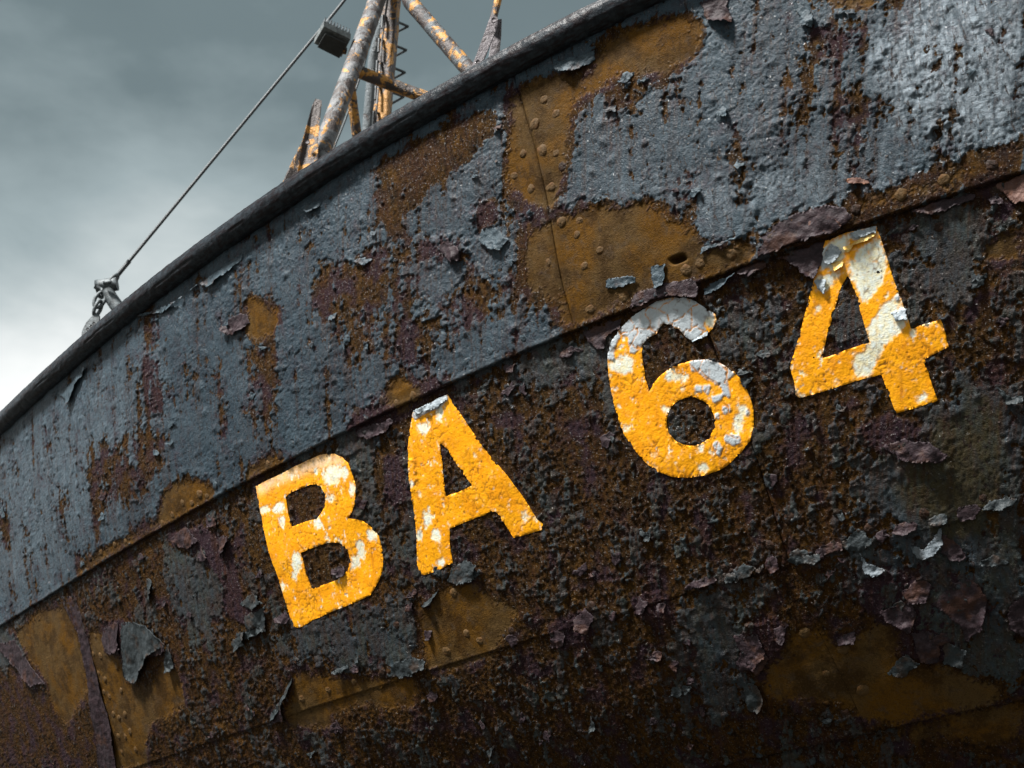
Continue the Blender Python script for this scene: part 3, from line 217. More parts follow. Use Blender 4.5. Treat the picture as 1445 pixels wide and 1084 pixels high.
def fbm(lx, ly, seed, octs=3, gain=.5, x=None, y=None):
    x = X if x is None else x
    y = Y if y is None else y
    out, a, tot = 0, 1.0, 0
    for k in range(octs):
        out = out + a * gnoise(x / lx * 2 ** k + 13.7 * k, y / ly * 2 ** k + 5.1 * k, seed + k)
        tot += a
        a *= gain
    return out / tot


_fy = np.fft.fftfreq(ny, RES)[:, None]
_fx = np.fft.rfftfreq(nx, RES)[None, :]


def blur(a, r, rx=None):
    rx = r if rx is None else rx
    k = np.exp(-2 * np.pi ** 2 * ((_fx * rx) ** 2 + (_fy * r) ** 2))
    return np.fft.irfft2(np.fft.rfft2(a) * k, s=(ny, nx)).astype(np.float32)


def raster(polys):
    m = np.zeros((ny, nx), np.float32)
    for p in polys:
        p = P(p)
        i0, i1 = [int(np.clip((v - S0) / RES, 0, nx)) for v in (p[:, 0].min() - .01, p[:, 0].max() + .01)]
        j0, j1 = [int(np.clip((v - T0) / RES, 0, ny)) for v in (p[:, 1].min() - .01, p[:, 1].max() + .01)]
        if i1 <= i0 or j1 <= j0:
            continue
        ins = np.zeros((j1 - j0, i1 - i0), bool)
        yy, xx = Y[j0:j1], X[:, i0:i1]
        for a, b in zip(p, np.roll(p, -1, 0)):
            if a[1] == b[1]:
                continue
            c = (a[1] > yy) != (b[1] > yy)
            ins ^= c & (xx < (b[0] - a[0]) * (yy - a[1]) / (b[1] - a[1]) + a[0])
        m[j0:j1, i0:i1] = np.maximum(m[j0:j1, i0:i1], ins)
    return m


def sig(v, wd):
    return (1 / (1 + np.exp(-np.clip(v / wd, -30, 30)))).astype(np.float32)


def smooth(v, a, b):
    v = np.clip((v - a) / (b - a), 0, 1)
    return (v * v * (3 - 2 * v)).astype(np.float32)


def voronoi(cell, seed, wx=0, wy=0):
    x, y = (X + wx) / cell, (Y + wy) / cell
    x, y = np.broadcast_arrays(x, y)
    xi, yi = np.floor(x).astype(np.int32), np.floor(y).astype(np.int32)
    r = np.random.RandomState(seed)
    jx, jy, jr = [r.rand(512, 512).astype(np.float32) for _ in range(3)]
    f1 = np.full((ny, nx), 9, np.float32)
    f2 = f1.copy()
    idr, ox, oy = np.zeros_like(f1), np.zeros_like(f1), np.zeros_like(f1)
    for i in (-1, 0, 1):
        for j in (-1, 0, 1):
            a, b = (xi + i) & 511, (yi + j) & 511
            dx = (xi + i + jx[b, a]) - x
            dy = (yi + j + jy[b, a]) - y
            d = np.sqrt(dx * dx + dy * dy).astype(np.float32)
            near = d < f1
            f2 = np.where(near, f1, np.minimum(f2, d))
            f1 = np.where(near, d, f1)
            idr = np.where(near, jr[b, a], idr)
            ox = np.where(near, dx, ox)
            oy = np.where(near, dy, oy)
    return f1, f2 - f1, idr, ox, oy


wpx, wpy = .012 * fbm(.05, .05, 11, 3), .012 * fbm(.05, .05, 21, 3)
XW, YW = X + wpx, Y + wpy
n12 = fbm(.14, .16, 31, 5, .6)
n3 = fbm(.035, .04, 41, 4, .65)
n1 = fbm(.012, .013, 51, 3, .6)
n05 = fbm(.0065, .007, 55, 2, .6)
n_st = fbm(.03, .45, 61, 3, .6, x=X + .25 * (-Y))            # long in the direction the water runs

letter_cover = np.maximum.reduce([raster([q[0]]) * (1 - raster(q[1:])) for q in DATA['letters'].values()])
letter_soft = smooth(blur(letter_cover, .007), .35, .75)

och = raster(DATA['ochre'])
O = sig(blur(och, .016) - .5 + .50 * n3 + .46 * n1 + .34 * n05 + .30 * n12 - .04, .055)
solid = blur(raster(DATA['solid']), .014)
ring_o = smooth(blur(och, .03), .04, .45)
rough = np.maximum(np.maximum(blur(raster(DATA['rough']), .03) * .72, solid), .62 * ring_o)
violet0 = blur(raster(DATA['violet']), .014)
rough = np.maximum(rough, .8 * violet0)
grey = blur(raster(DATA['grey']), .035)
olive = smooth(blur(raster(DATA['olive']), .06) + .5 * n12 + .3 * n_st, .25, .9)
upper0 = sig(Y + 0 * X, .006)
olive_zone = olive.copy()
olive = np.maximum(olive, (1 - upper0) * (.25 + .45 * smooth(n12 + .6 * n_st, -.45, .3)))
white = np.maximum(smooth(blur(raster(DATA['white']), .08) + .30 * n12 + .35 * n_st, .2, .85), .55 * smooth(blur(raster(DATA['pale']), .07) + .35 * n12 + .35 * n_st - .05, .25, 1.0))  # whitish weathered paint, with the upper right sheen put into the colour
white = np.maximum(white, .20 * smooth(blur(raster(DATA['lit_left']), .12) + .25 * n12 + .1 * n_st, .1, .9))  # the left's brighter lighting put into the colour as paler grey
violet = smooth(blur(raster(DATA['violet']), .014) + .5 * n3 + .3 * n1, .3, .7)
upper = sig(Y + .0 * X, .006)

gp_up = .40 - .95 * rough
gp_lo = -.17 + .55 * grey + .35 * olive_zone - .5 * rough
G = sig(upper * gp_up + (1 - upper) * gp_lo + .80 * n12 + .85 * n3 + .50 * n1 + .75 * n_st * (.5 + .5 * upper) + .26 * n05, .06)
G = G * (1 - np.clip(O * 1.15, 0, 1))
S = np.clip(1 - G - O, 0, 1)

# rust that ran down over the paint
src = np.clip(S * .8 + O * .35, 0, 1) * smooth(fbm(.007, .03, 71, 2, x=X + 0 * Y) + .5 * fbm(.05, .2, 75, 2), .2, .5)
st = np.zeros_like(src)
row = np.zeros(nx, np.float32)
jit = np.random.RandomState(3)
for j in range(ny - 1, -1, -1):
    row = row * .990
    if (ny - j) % 4 == 0:
        row = np.roll(row, -1 if jit.rand() < .9 else 0)
    row = np.maximum(row, src[j])
    st[j] = row
streak = np.clip(blur(st, .002, .0012) * 1.5 * (.75 + .9 * n3) * smooth(fbm(.0075, .25, 81, 2, x=X - .25 * Y), -.2, .2), 0, 1)

# lumps of rust scale
f1a, e_a, id_a, oxa, oya = voronoi(.015, 91, wpx * .5, wpy * .5)
f1b, e_b, id_b, oxb, oyb = voronoi(.0080, 95, wpx * .3, wpy * .3)
lump = np.clip(1 - f1a * 1.25, 0, 1) ** .8 * smooth(id_a, .25, .9) * .62 + np.clip(1 - f1b * 1.2, 0, 1) * smooth(id_b, .1, .9) * .42
lump = lump * smooth(n12 + .6 * n3 + .9 * fbm(.4, .4, 99, 2), -.12, .42) * (1 - .7 * olive_zone) + .25 * n1
# paint that lifts in chips
f1c, e_c, id_c, oxc, oyc = voronoi(.03, 101, wpx * 1.2, wpy * 1.2)
f1d, e_d, id_d, oxd, oyd = voronoi(.013, 105, wpx * .8, wpy * .8)
inside = blur(G, .009)
edge = np.clip(1 - inside, 0, 1) * G
flaky = smooth(edge * 1.9 + .7 * fbm(.22, .22, 111, 3) + .2 * rough, .2, .7)
f1e, _e, id_e, _x, _y = voronoi(.075, 109, wpx, wpy)
blister = .0045 * np.clip(1 - f1e * (2.4 + 3 * id_e), 0, 1) ** 1.3 * (id_e > .45)
tilt_c = oyc * (.4 + id_c) + oxc * (id_c - .5)
chips = flaky * (.0046 * tilt_c * (id_c > .3) + .0022 * oyd * (id_d > .3) - .0022 * (1 - smooth(e_c, 0, .12)) - .0012 * (1 - smooth(e_d, 0, .16)))
bil = np.abs(fbm(.011, .013, 121, 3, .6))
micro_g = (.0026 * n3 + .0015 * bil + .0010 * fbm(.0095, .0095, 131, 2, .6) + .0013 * n05) * (.25 + 1.1 * smooth(fbm(.25, .25, 135, 2), -.35, .35)) * (1 - .35 * (1 - upper))
pits = -.0014 * smooth(fbm(.008, .010, 145, 2), .26, .44)

H_base = .0022 * violet + .0035 * solid * (Y > 0) + .007 * fbm(.55, .5, 151, 2) + .0030 * fbm(.17, .17, 161, 2)
H_rough = S * (.0010 + .0042 * lump + .0018 * n05 + .0012 * n1) + G * (.0036 + micro_g + blister + chips + pits + (1 - upper) * .0030 * np.maximum(0, lump - .25) * smooth(n3 + .5 * n12, -.15, .3) + .0052 * edge * (.5 + n3)) + O * (.0016 * fbm(.05, .05, 171, 3) + .0006 * n05)
calm = 1 - .72 * letter_soft


def line_dist(pts):
    """signed s-distance to a traced near-vertical joint"""
    p = P(pts)
    p = p[np.argsort(p[:, 1])]
    return p


def joint_s(t, key):
    p = line_dist(DATA[key])
    k = np.polyfit(p[:, 1], p[:, 0], 1)
    t = np.asarray(t, float)
    return np.polyval(k, t) + .008 * np.sin(t * 9 + len(key))


def groove(key, lo, hi):
    d = X - joint_s(Y, key).astype(np.float32)
    m = sig(Y - lo, .01) * sig(hi - Y, .01)
    return d, m


gr = 0
for key, lo, hi in (('butt', 0, .8), ('joint', -.70, 0)):
    d, m = groove(key, lo, hi)
    gr = gr + m * (-.0032 * np.exp(-(d / .0035) ** 2) + .0022 * np.exp(-((np.abs(d) - .013) / .007) ** 2))
d, m = groove('lap', -.70, 0)
streak = streak * (1 - .8 * O)
lap_step = m * .009 * sig(-d, .004)
hx, hy = DATA['hole'][0] / 1000, DATA['hole'][1] / 1000
hole = np.exp(-(((X - hx) + .5 * (Y - hy)) / .017) ** 4 - ((Y - hy) / .008) ** 4)

H = H_base + H_rough * calm + gr + lap_step - .03 * hole
H_soft = H_base + .0022 + .32 * blur(H_rough, .014) - .0004 + gr * .5
H = (H * (1 - letter_cover) + letter_cover * H_soft).astype(np.float32)
paint_tone = np.clip(.5 + .9 * n12 + .4 * n3, 0, 1)
purple = smooth(fbm(.09, .09, 181, 4, .6) + .15 * rough, .0, .38) * (1 - .75 * solid)
purple = np.maximum(purple, violet)
lump_top = np.clip(lump * 1.5, 0, 1) * (.55 + .45 * upper)  # grey tops: paint remnants and the lumps' highlights put into the colour


def _fold(v, a, b):
    k = np.mod(v - a, 2 * (b - a))
    return a + np.where(k > (b - a), 2 * (b - a) - k, k)


def samp(arr, s, t):
    s, t = np.broadcast_arrays(np.asarray(s, float), np.asarray(t, float))
    x = np.clip((_fold(s, S0 + .02, S1 - .02) - S0) / RES, 0, nx - 1.001)
    y = np.clip((_fold(t, T0 + .02, T1 - .02) - T0) / RES, 0, ny - 1.001)
    i, j = x.astype(int), y.astype(int)
    fx, fy = x - i, y - j
    return (arr[j, i] * (1 - fx) + arr[j, i + 1] * fx) * (1 - fy) + (arr[j + 1, i] * (1 - fx) + arr[j + 1, i + 1] * fx) * fy


# ------------------------------------------------------------------ mesh building
def mesh_np(name, verts, quads, mat, parent=None, attrs=None, smooth_shade=True, tris=None):
    me = bpy.data.meshes.new(name)
    nq = len(quads)
    nt = 0 if tris is None else len(tris)
    me.vertices.add(len(verts))
    me.vertices.foreach_set('co', np.asarray(verts, np.float32).ravel())
    loops = np.asarray(quads, np.int32).ravel()
    starts = np.arange(nq) * 4
    if nt:
        loops = np.concatenate([loops, np.asarray(tris, np.int32).ravel()])
        starts = np.concatenate([starts, nq * 4 + np.arange(nt) * 3])
    me.loops.add(len(loops))
    me.loops.foreach_set('vertex_index', loops)
    me.polygons.add(nq + nt)
    me.polygons.foreach_set('loop_start', starts.astype(np.int32))
    me.polygons.foreach_set('use_smooth', np.full(nq + nt, smooth_shade))
    me.update(calc_edges=True)
    me.validate()
    for k, a in (attrs or {}).items():
        at = me.attributes.new(k, 'FLOAT_COLOR', 'POINT')
        at.data.foreach_set('color', np.asarray(a, np.float32).ravel())
    me.materials.append(mat)
    o = bpy.data.objects.new(name, me)
    COL.objects.link(o)
    if parent is not None:
        o.parent = parent
    return o


def empty(name, loc=(0, 0, 0), **props):
    o = bpy.data.objects.new(name, None)
    COL.objects.link(o)
    o.location = loc
    o.empty_display_size = .1
    for k, v in props.items():
        o[k] = v
    return o


def grid_quads(nr, nc, flip=False):
    i = np.arange(nr - 1)[:, None] * nc + np.arange(nc - 1)[None, :]
    q = np.stack([i, i + 1, i + nc + 1, i + nc], -1).reshape(-1, 4)
    return q[:, ::-1] if flip else q


# ------------------------------------------------------------------ materials
def new_mat(name):
    m = bpy.data.materials.new(name)
    m.use_nodes = True
    t = NT(m.node_tree)
    b = t.node('ShaderNodeBsdfPrincipled')
    o = t.node('ShaderNodeOutputMaterial')
    t.l.new(b.outputs[0], o.inputs[0])
    return m, t, b


def attr(t, name):
    a = t.node('ShaderNodeAttribute', attribute_name=name)
    s = t.node('ShaderNodeSeparateColor')
    t.l.new(a.outputs['Color'], s.inputs[0])
    return s.outputs[0], s.outputs[1], s.outputs[2], a.outputs['Alpha']


def bump(t, b, hgt, dist, strength=1.0):
    nd = t.node('ShaderNodeBump')
    nd.inputs['Distance'].default_value = dist
    nd.inputs['Strength'].default_value = strength
    t.put(nd.inputs['Height'], hgt)
    t.l.new(nd.outputs[0], b.inputs['Normal'])


def hull_material():
    m, t, b = new_mat('weathered_plating')
    co = t.node('ShaderNodeTexCoord').outputs['Object']
    pa, oc, wh, stq = attr(t, 'cover')
    tone, pu, ol, lu = attr(t, 'wear')
    na = t.noise(co, 60, 5, .65)
    nb = t.noise(co, 210, 4, .6)
    nc = t.noise(co, 14, 5, .6)
    run = t.noise(t.scaled(co, (1, 1, .07)), 75, 4, .6)
    grey = t.mix(t.ramp(tone, .1, .9), (.014, .027, .039), (.032, .054, .071))
    grey = t.mix(t.ramp(na, .5, .72, 0, .55), grey, (.050, .075, .092))
    grey = t.mix(t.ramp(nb, .55, .75, 0, .6), grey, (.011, .013, .019))
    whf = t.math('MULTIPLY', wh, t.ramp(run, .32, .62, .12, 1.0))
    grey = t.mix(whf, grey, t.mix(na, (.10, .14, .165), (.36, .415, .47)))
    grey = t.mix(t.math('MULTIPLY', t.ramp(na, .52, .66, 0, .5), t.ramp(nc, .5, .68)), grey, (.030, .020, .027))
    grey = t.mix(t.math('MULTIPLY', pu, t.ramp(na, .42, .62, 0, .75)), grey, (.026, .019, .028))
    grey = t.mix(t.math('MULTIPLY', ol, t.ramp(run, .3, .66, .45, 1.0)), grey, t.mix(t.ramp(nc, .40, .58), (.036, .031, .014), (.036, .018, .004)))
    grey = t.mix(t.math('MULTIPLY', t.ramp(ol, .72, .95), t.ramp(nc, .3, .6, .2, .75)), grey, t.mix(run, (.022, .020, .010), (.052, .046, .025)))
    grey = t.mix(t.ramp(t.noise(t.scaled(co, (1, 1, .05)), 130, 3, .6), .57, .66, 0, .85), grey, (.016, .010, .009))
    rust = t.mix(t.ramp(na, .3, .7), (.0165, .0080, .0020), (.064, .0300, .0050))
    rust = t.mix(t.ramp(nc, .5, .72, 0, .8), rust, (.075, .034, .005))
    rust = t.mix(t.ramp(run, .42, .66, 0, .7), rust, (.008, .0055, .003))
    rust = t.mix(t.ramp(t.noise(t.scaled(co, (1, 1, .04)), 110, 3, .6), .56, .66, 0, .8), rust, (.006, .004, .0025))
    rust = t.mix(t.ramp(t.noise(t.scaled(co, (1, 1, .035)), 75, 4, .6), .56, .68, 0, .6), rust, (.070, .038, .010))
    rust = t.mix(t.math('MULTIPLY', pu, .82), rust, t.mix(na, (.013, .007, .012), (.040, .024, .037)))
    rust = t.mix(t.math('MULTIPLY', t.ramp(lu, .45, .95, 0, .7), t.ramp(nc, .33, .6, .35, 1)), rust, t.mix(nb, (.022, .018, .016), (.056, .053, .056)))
    och = t.mix(t.ramp(t.noise(co, 7, 4, .6), .4, .6), (.080, .048, .017), (.100, .046, .005))
    och = t.mix(t.ramp(na, .5, .75, 0, .55), och, (.040, .019, .005))
    och = t.mix(t.ramp(t.noise(co, 10, 6, .72), .46, .60, 0, .8), och, (.030, .0155, .0045))
    och = t.mix(t.ramp(t.noise(co, 26, 5, .7), .54, .66, 0, .6), och, (.062, .044, .028))
    och = t.mix(t.ramp(t.noise(t.scaled(co, (1, 1, .06)), 60, 4, .6), .56, .68, 0, .45), och, (.028, .016, .007))
    och = t.mix(t.ramp(t.noise(co, 330, 2, .6), .52, .62, 0, .45), och, (.030, .016, .006))
    och = t.mix(t.ramp(nb, .5, .7, 0, .5), och, (.100, .060, .026))
    c = t.mix(oc, rust, och)
    c = t.mix(t.ramp(pa, .35, .65), c, grey)
    c = t.mix(t.math('MULTIPLY', stq, t.ramp(nb, .3, .6, .45, .95)), c, t.mix(na, (.016, .006, .0035), (.050, .018, .006)))
    t.put(b.inputs['Base Color'], c)
    r = t.math('SUBTRACT', .62, t.math('MULTIPLY', pa, .16))
    r = t.math('SUBTRACT', r, t.math('MULTIPLY', t.ramp(nb, .55, .66), .24))
    t.put(b.inputs['Roughness'], r)
    sp = t.math('ADD', .04, t.math('MULTIPLY', pa, t.math('SUBTRACT', .16, t.math('MULTIPLY', ol, .14))))
    sp = t.math('ADD', sp, t.math('MULTIPLY', t.ramp(nb, .60, .66), t.math('MULTIPLY', t.math('SUBTRACT', 1, oc), .85)))
    t.put(b.inputs['Specular IOR Level'], sp)
    gr_ = t.math('ADD', .85, t.math('MULTIPLY', t.math('MULTIPLY', t.math('SUBTRACT', 1, pa), t.math('SUBTRACT', 1, oc)), .8))
    hh = t.math('ADD', t.math('MULTIPLY', na, t.ramp(oc, 0, 1, .6, .15)), t.math('MULTIPLY', nb, .4))
    hh = t.math('ADD', hh, t.math('MULTIPLY', t.noise(co, 460, 3, .6), .38))
    bump(t, b, t.math('MULTIPLY', hh, gr_), .0052, 1.0)
    return m


def coat_material(name, c0, c1, spots, spot_amt=.5, rough_=.55, rust=(.05, .02, .009), rust_amt=.4, dist=.003):
    m, t, b = new_mat(name)
    co = t.node('ShaderNodeTexCoord').outputs['Object']
    na, nb, nc = t.noise(co, 55, 5, .65), t.noise(co, 230, 4, .6), t.noise(co, 17, 5, .6)
    c = t.mix(t.ramp(na, .3, .7), c0, c1)
    c = t.mix(t.ramp(nb, .55, .72, 0, spot_amt), c, spots)
    c = t.mix(t.ramp(nc, .52, .66, 0, rust_amt), c, t.mix(nb, rust, tuple(x * 1.9 for x in rust)))
    t.put(b.inputs['Base Color'], c)
    b.inputs['Roughness'].default_value = rough_
    b.inputs['Specular IOR Level'].default_value = .18
    bump(t, b, t.math('ADD', na, t.math('MULTIPLY', nb, .5)), dist)
    return m


def letter_material():
    m, t, b = new_mat('yellow_letter_paint')
    co = t.node('ShaderNodeTexCoord').outputs['Object']
    ch, pl, pit, sp = attr(t, 'coat')
    na, nb, nc = t.noise(co, 70, 5, .65), t.noise(co, 240, 4, .6), t.noise(co, 20, 4, .6)
    yel = t.mix(t.ramp(nc, .3, .7), (.83, .31, .001), (.90, .385, .001))
    yel = t.mix(t.ramp(t.noise(t.scaled(co, (1, 1, .1)), 55, 4, .6), .55, .72, 0, .45), yel, (.42, .12, .002))
    yel = t.mix(t.ramp(nb, .56, .78, 0, .6), yel, (.62, .215, .004))
    yel = t.mix(t.ramp(na, .58, .75, 0, .35), yel, (.88, .50, .06))
    chalk = t.mix(t.ramp(na, .3, .7), (.82, .74, .46), (.74, .82, .78))
    chalk = t.mix(t.ramp(nb, .55, .7, 0, .4), chalk, (.62, .66, .60))
    plate = t.mix(na, (.36, .41, .44), (.52, .57, .60))
    plate = t.mix(t.ramp(nb, .58, .72, 0, .5), plate, (.24, .24, .25))
    c = t.mix(ch, yel, chalk)
    c = t.mix(pl, c, plate)
    c = t.mix(pit, c, t.mix(nb, (.07, .028, .008), (.16, .06, .012)))
    c = t.mix(sp, c, (.40, .135, .006))
    t.put(b.inputs['Base Color'], c)
    b.inputs['Roughness'].default_value = .5
    b.inputs['Specular IOR Level'].default_value = .22
    bump(t, b, t.math('ADD', na, t.math('MULTIPLY', nb, .8)), .0011)
    return m


def mast_material(name, c_pale, amount_yellow, amount_rust):
    m, t, b = new_mat(name)
    co = t.node('ShaderNodeTexCoord').outputs['Object']
    na, nb = t.noise(co, 16, 6, .62, .6), t.noise(co, 80, 4, .6)
    nc = t.noise(co, 11, 6, .66, 1.0)
    c = t.mix(t.ramp(nb, .3, .7), c_pale, tuple(x * .72 for x in c_pale))
    c = t.mix(t.ramp(na, .62 - amount_yellow, .66 - amount_yellow), c, t.mix(nb, (.42, .165, .010), (.46, .25, .055)))
    c = t.mix(t.ramp(nc, .62 - amount_rust, .67 - amount_rust), c, t.mix(nb, (.024, .018, .017), (.056, .040, .035)))
    t.put(b.inputs['Base Color'], c)
    b.inputs['Roughness'].default_value = .6
    bump(t, b, t.math('ADD', t.math('MULTIPLY', t.ramp(nc, .55 - amount_rust, .68 - amount_rust), -.6), nb), .006)
    return m


def plain_material(name, c, rough_=.6, metal=0.0, var=.35, scale=40):
    m, t, b = new_mat(name)
    co = t.node('ShaderNodeTexCoord').outputs['Object']
    n = t.noise(co, scale, 5, .6)
    t.put(b.inputs['Base Color'], t.mix(t.ramp(n, .35, .65), tuple(x * (1 - var) for x in c), tuple(min(1, x * (1 + var)) for x in c)))
    b.inputs['Roughness'].default_value = rough_
    b.inputs['Metallic'].default_value = metal
    bump(t, b, n, .002)
    return m


def rail_material():
    m, t, b = new_mat('tarred_rail_paint')
    co = t.node('ShaderNodeTexCoord').outputs['Object']
    br, cu, _, _ = attr(t, 'coat')
    na, nb = t.noise(co, 45, 5, .6), t.noise(co, 190, 4, .6)
    c = t.mix(t.ramp(na, .35, .65), (.008, .0105, .0135), (.024, .031, .038))
    c = t.mix(br, c, t.mix(nb, (.006, .0045, .0055), (.015, .009, .011)))
    c = t.mix(cu, c, (.010, .008, .008))
    c = t.mix(t.ramp(nb, .66, .76, 0, .6), c, (.04, .05, .058))
    t.put(b.inputs['Base Color'], c)
    b.inputs['Specular IOR Level'].default_value = .17
    b.inputs['Roughness'].default_value = .42
    bump(t, b, t.math('ADD', na, t.math('MULTIPLY', nb, .5)), .0022)
    return m


M_HULL = hull_material()
M_LETTER = letter_material()
M_RAIL = rail_material()
M_GREY = coat_material('grey_paint_flake', (.026, .040, .051), (.052, .076, .092), (.017, .019, .025), .5, .5)
M_PURPLE = coat_material('purple_rust_scale', (.014, .0085, .011), (.036, .022, .026), (.044, .044, .052), .5, .55, (.038, .015, .007), .6)
M_PINK = coat_material('orange_brown_rust_scale', (.060, .026, .019), (.12, .066, .052), (.15, .12, .11), .4, .6, (.13, .045, .012), .6)
M_WHITE = coat_material('pale_paint_flake', (.22, .26, .29), (.36, .41, .44), (.16, .16, .17), .4, .5, (.10, .06, .03), .25)
M_YELLOW = coat_material('yellow_paint_flake', (.72, .40, .07), (.82, .62, .24), (.70, .72, .66), .5, .5, (.28, .13, .02), .35)
M_OCHRE = coat_material('ochre_rust', (.074, .045, .018), (.078, .037, .006), (.095, .056, .022), .45, .72, (.06, .024, .008), .5)
M_BROWN = coat_material('dark_brown_rust', (.012, .006, .003), (.036, .015, .006), (.05, .053, .065), .5, .62, (.022, .009, .004), .5)
M_GREY_SHADED = coat_material('shaded_grey_paint_flake', (.015, .020, .022), (.034, .042, .046), (.014, .011, .008), .5, .5, (.026, .012, .005), .6)  # darker, browner copy of the grey flake, shade of the lower hull in its colour
M_GREY_HIGHLIT = coat_material('highlit_grey_paint_flake', (.065, .08, .092), (.14, .165, .185), (.05, .05, .055), .4, .5, (.05, .03, .02), .25)  # paler copy of the grey flake, a bright highlight put into its colour
FLAKE_MAT = {'l': M_GREY_HIGHLIT, 'g': M_GREY, 'p': M_PURPLE, 'w': M_WHITE, 'y': M_YELLOW, 'o': M_PINK}

# ------------------------------------------------------------------ the ground under the ship
mg, tg, bgd = new_mat('wet_shingle')
cog = tg.node('ShaderNodeTexCoord').outputs['Object']
ng = tg.noise(cog, 9, 6, .65)
ng2 = tg.noise(cog, .4, 5, .6)
tg.put(bgd.inputs['Base Color'], tg.mix(ng2, tg.mix(ng, (.012, .011, .009), (.045, .04, .034)), tg.mix(ng, (.02, .021, .017), (.03, .034, .024))))
bgd.inputs['Roughness'].default_value = .8
bump(tg, bgd, ng, .05)
gxs = np.concatenate([-np.geomspace(600, 6, 24), np.linspace(-5.5, 5.5, 56), np.geomspace(6, 600, 24)])
gx_, gy_ = np.meshgrid(gxs, gxs)
gz_ = .05 * fbm(1.7, 1.7, 300, 3, x=gx_, y=gy_) + .25 * fbm(14, 14, 310, 2, x=gx_, y=gy_) * np.clip(np.hypot(gx_, gy_) / 20, 0, 1)
ground = mesh_np('ground', np.stack([gx_, gy_, gz_], -1).reshape(-1, 3), grid_quads(len(gxs), len(gxs)), mg)
ground['kind'] = 'structure'
ground['label'] = 'dark wet shingle the ship lies on'

# ------------------------------------------------------------------ the ship
ship = empty('fishing_vessel', tuple(surf(0.0, -3.0)), label='rusty grey steel fishing boat hull with yellow BA 64 on its plating', category='fishing boat')
ship_loc = np.array(ship.location)

ds = np.concatenate([[-5.4]])
s_list = [-5.4]
while s_list[-1] < 6.0:
    s_ = s_list[-1]
    s_list.append(s_ + float(np.interp(s_, [-4.6, -3.9, -3.5, -2, -1, 0, 1.2, 1.62, 1.9, 2.7, 3.1], [.03, .018, .0105, .0078, .0051, .0035, .0028, .0029, .008, .012, .06])))
S_ALL = np.array(s_list)


def t_rows(lo, hi, fine):
    n = max(3, int(round((hi - lo) / fine)) + 1)
    return np.linspace(0, 1, n)


def plate(label, s_lo, s_hi, t_lo, t_hi, off, fine=.0029, lap_lo=True, ragged=1.0, lip=1.0):
    """one plate of the shell; s_lo / s_hi may follow a joint"""
    fs_lo = s_lo if callable(s_lo) else (lambda t: np.full_like(t, s_lo))
    fs_hi = s_hi if callable(s_hi) else (lambda t: np.full_like(t, s_hi))
    a, b_ = float(np.mean(fs_lo(np.array([t_lo, t_hi])))), float(np.mean(fs_hi(np.array([t_lo, t_hi]))))
    sc = S_ALL[(S_ALL > a + .001) & (S_ALL < b_ - .001)]
    sc = np.concatenate([[a], sc, [b_]])
    k = (sc - a) / (b_ - a)
    tt = t_lo + (t_hi - t_lo) * t_rows(t_lo, t_hi, fine)
    T = np.repeat(tt[:, None], len(sc), 1)
    lo_, hi_ = fs_lo(tt)[:, None], fs_hi(tt)[:, None]
    # follow the joint only close to it
    wl, wh_ = np.exp(-(sc - a) / .15)[None, :], np.exp(-(b_ - sc) / .15)[None, :]
    Sg = sc[None, :] + wl * (lo_ - a) + wh_ * (hi_ - b_)
    # the edge of the plate is eaten by rust
    if lap_lo:
        wave = .0035 * fbm(.06, .06, 400, 3, x=Sg[:1], y=0 * Sg[:1]) + .0018 * gnoise(Sg[:1] / .012, 0 * Sg[:1], 401)
        T = T + ragged * wave * np.exp(-(T - t_lo) / .02)
    D = samp(H, Sg, T) + off
    if lap_lo:   # a rounded, slightly swollen lip along the lower edge
        D = D + lip * .0030 * np.exp(-((T - t_lo) / .009) ** 2) * (.6 + samp(n12, Sg, T)) - .003 * np.exp(-((T - t_lo) / .0028) ** 2)
    # skirts turn the plate's edges inwards
    def pad(A, rows, cols):
        return np.pad(A, ((1, 1), (1, 1)), mode='edge')
    Sg, T = pad(Sg, 1, 1), pad(T, 1, 1)
    D = np.pad(D, 1, mode='edge')
    D[0, :] -= .022
    D[-1, :] -= .022
    D[:, 0] -= .02
    D[:, -1] -= .02
    V = on_hull(Sg, T, D)
    nr, nc = Sg.shape
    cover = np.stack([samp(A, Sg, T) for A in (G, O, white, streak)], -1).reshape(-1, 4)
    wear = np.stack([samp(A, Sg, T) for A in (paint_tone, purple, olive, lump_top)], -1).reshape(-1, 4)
    o = mesh_np('hull_plate', V.reshape(-1, 3) - ship_loc, grid_quads(nr, nc), M_HULL, ship, {'cover': cover, 'wear': wear})
    if label:
        o['label'] = label
    o['_r'] = [a, b_, t_lo, t_hi]
    return o


BUTT = lambda t: joint_s(t, 'butt')
LAP = lambda t: joint_s(t, 'lap')
JOINT = lambda t: joint_s(t, 'joint')
plates = [
    plate('grey bulwark plate under the rail, left of the brown riveted joint', -5.4, lambda t: BUTT(t) - .0005, 0.0, .715, .011),
    plate('pale grey bulwark plate on the right with brown rust patches', lambda t: BUTT(t) + .0005, 6.0, 0.0, .715, .0115),
    plate('purple edged plate at the lower left', -5.4, LAP, -.70, .012, -.001, ragged=2.6, lip=.45),
    plate('dark rusty plate carrying the letters BA', lambda t: LAP(t) - .02, lambda t: JOINT(t) - .001, -.70, .012, 0.0, ragged=2.6, lip=.45),
    plate('dark rusty plate below the number 4', lambda t: JOINT(t) + .001, 6.0, -.70, .012, .0005, ragged=2.6, lip=.45),
    plate('dark lower plate', -5.4, lambda t: JOINT(t) - .0004, -1.14, -.670, -.0022),
    plate('dark lower plate with brown patches at the right', lambda t: JOINT(t) + .0004, 6.0, -1.14, -.670, -.0010),
    plate('lowest plate in shade', -5.4, 6.0, -1.50, -1.13, -.014, .004),
    plate('bilge plate in shade', -5.4, 6.0, -3.0, -1.49, -.016, .03, False),
]


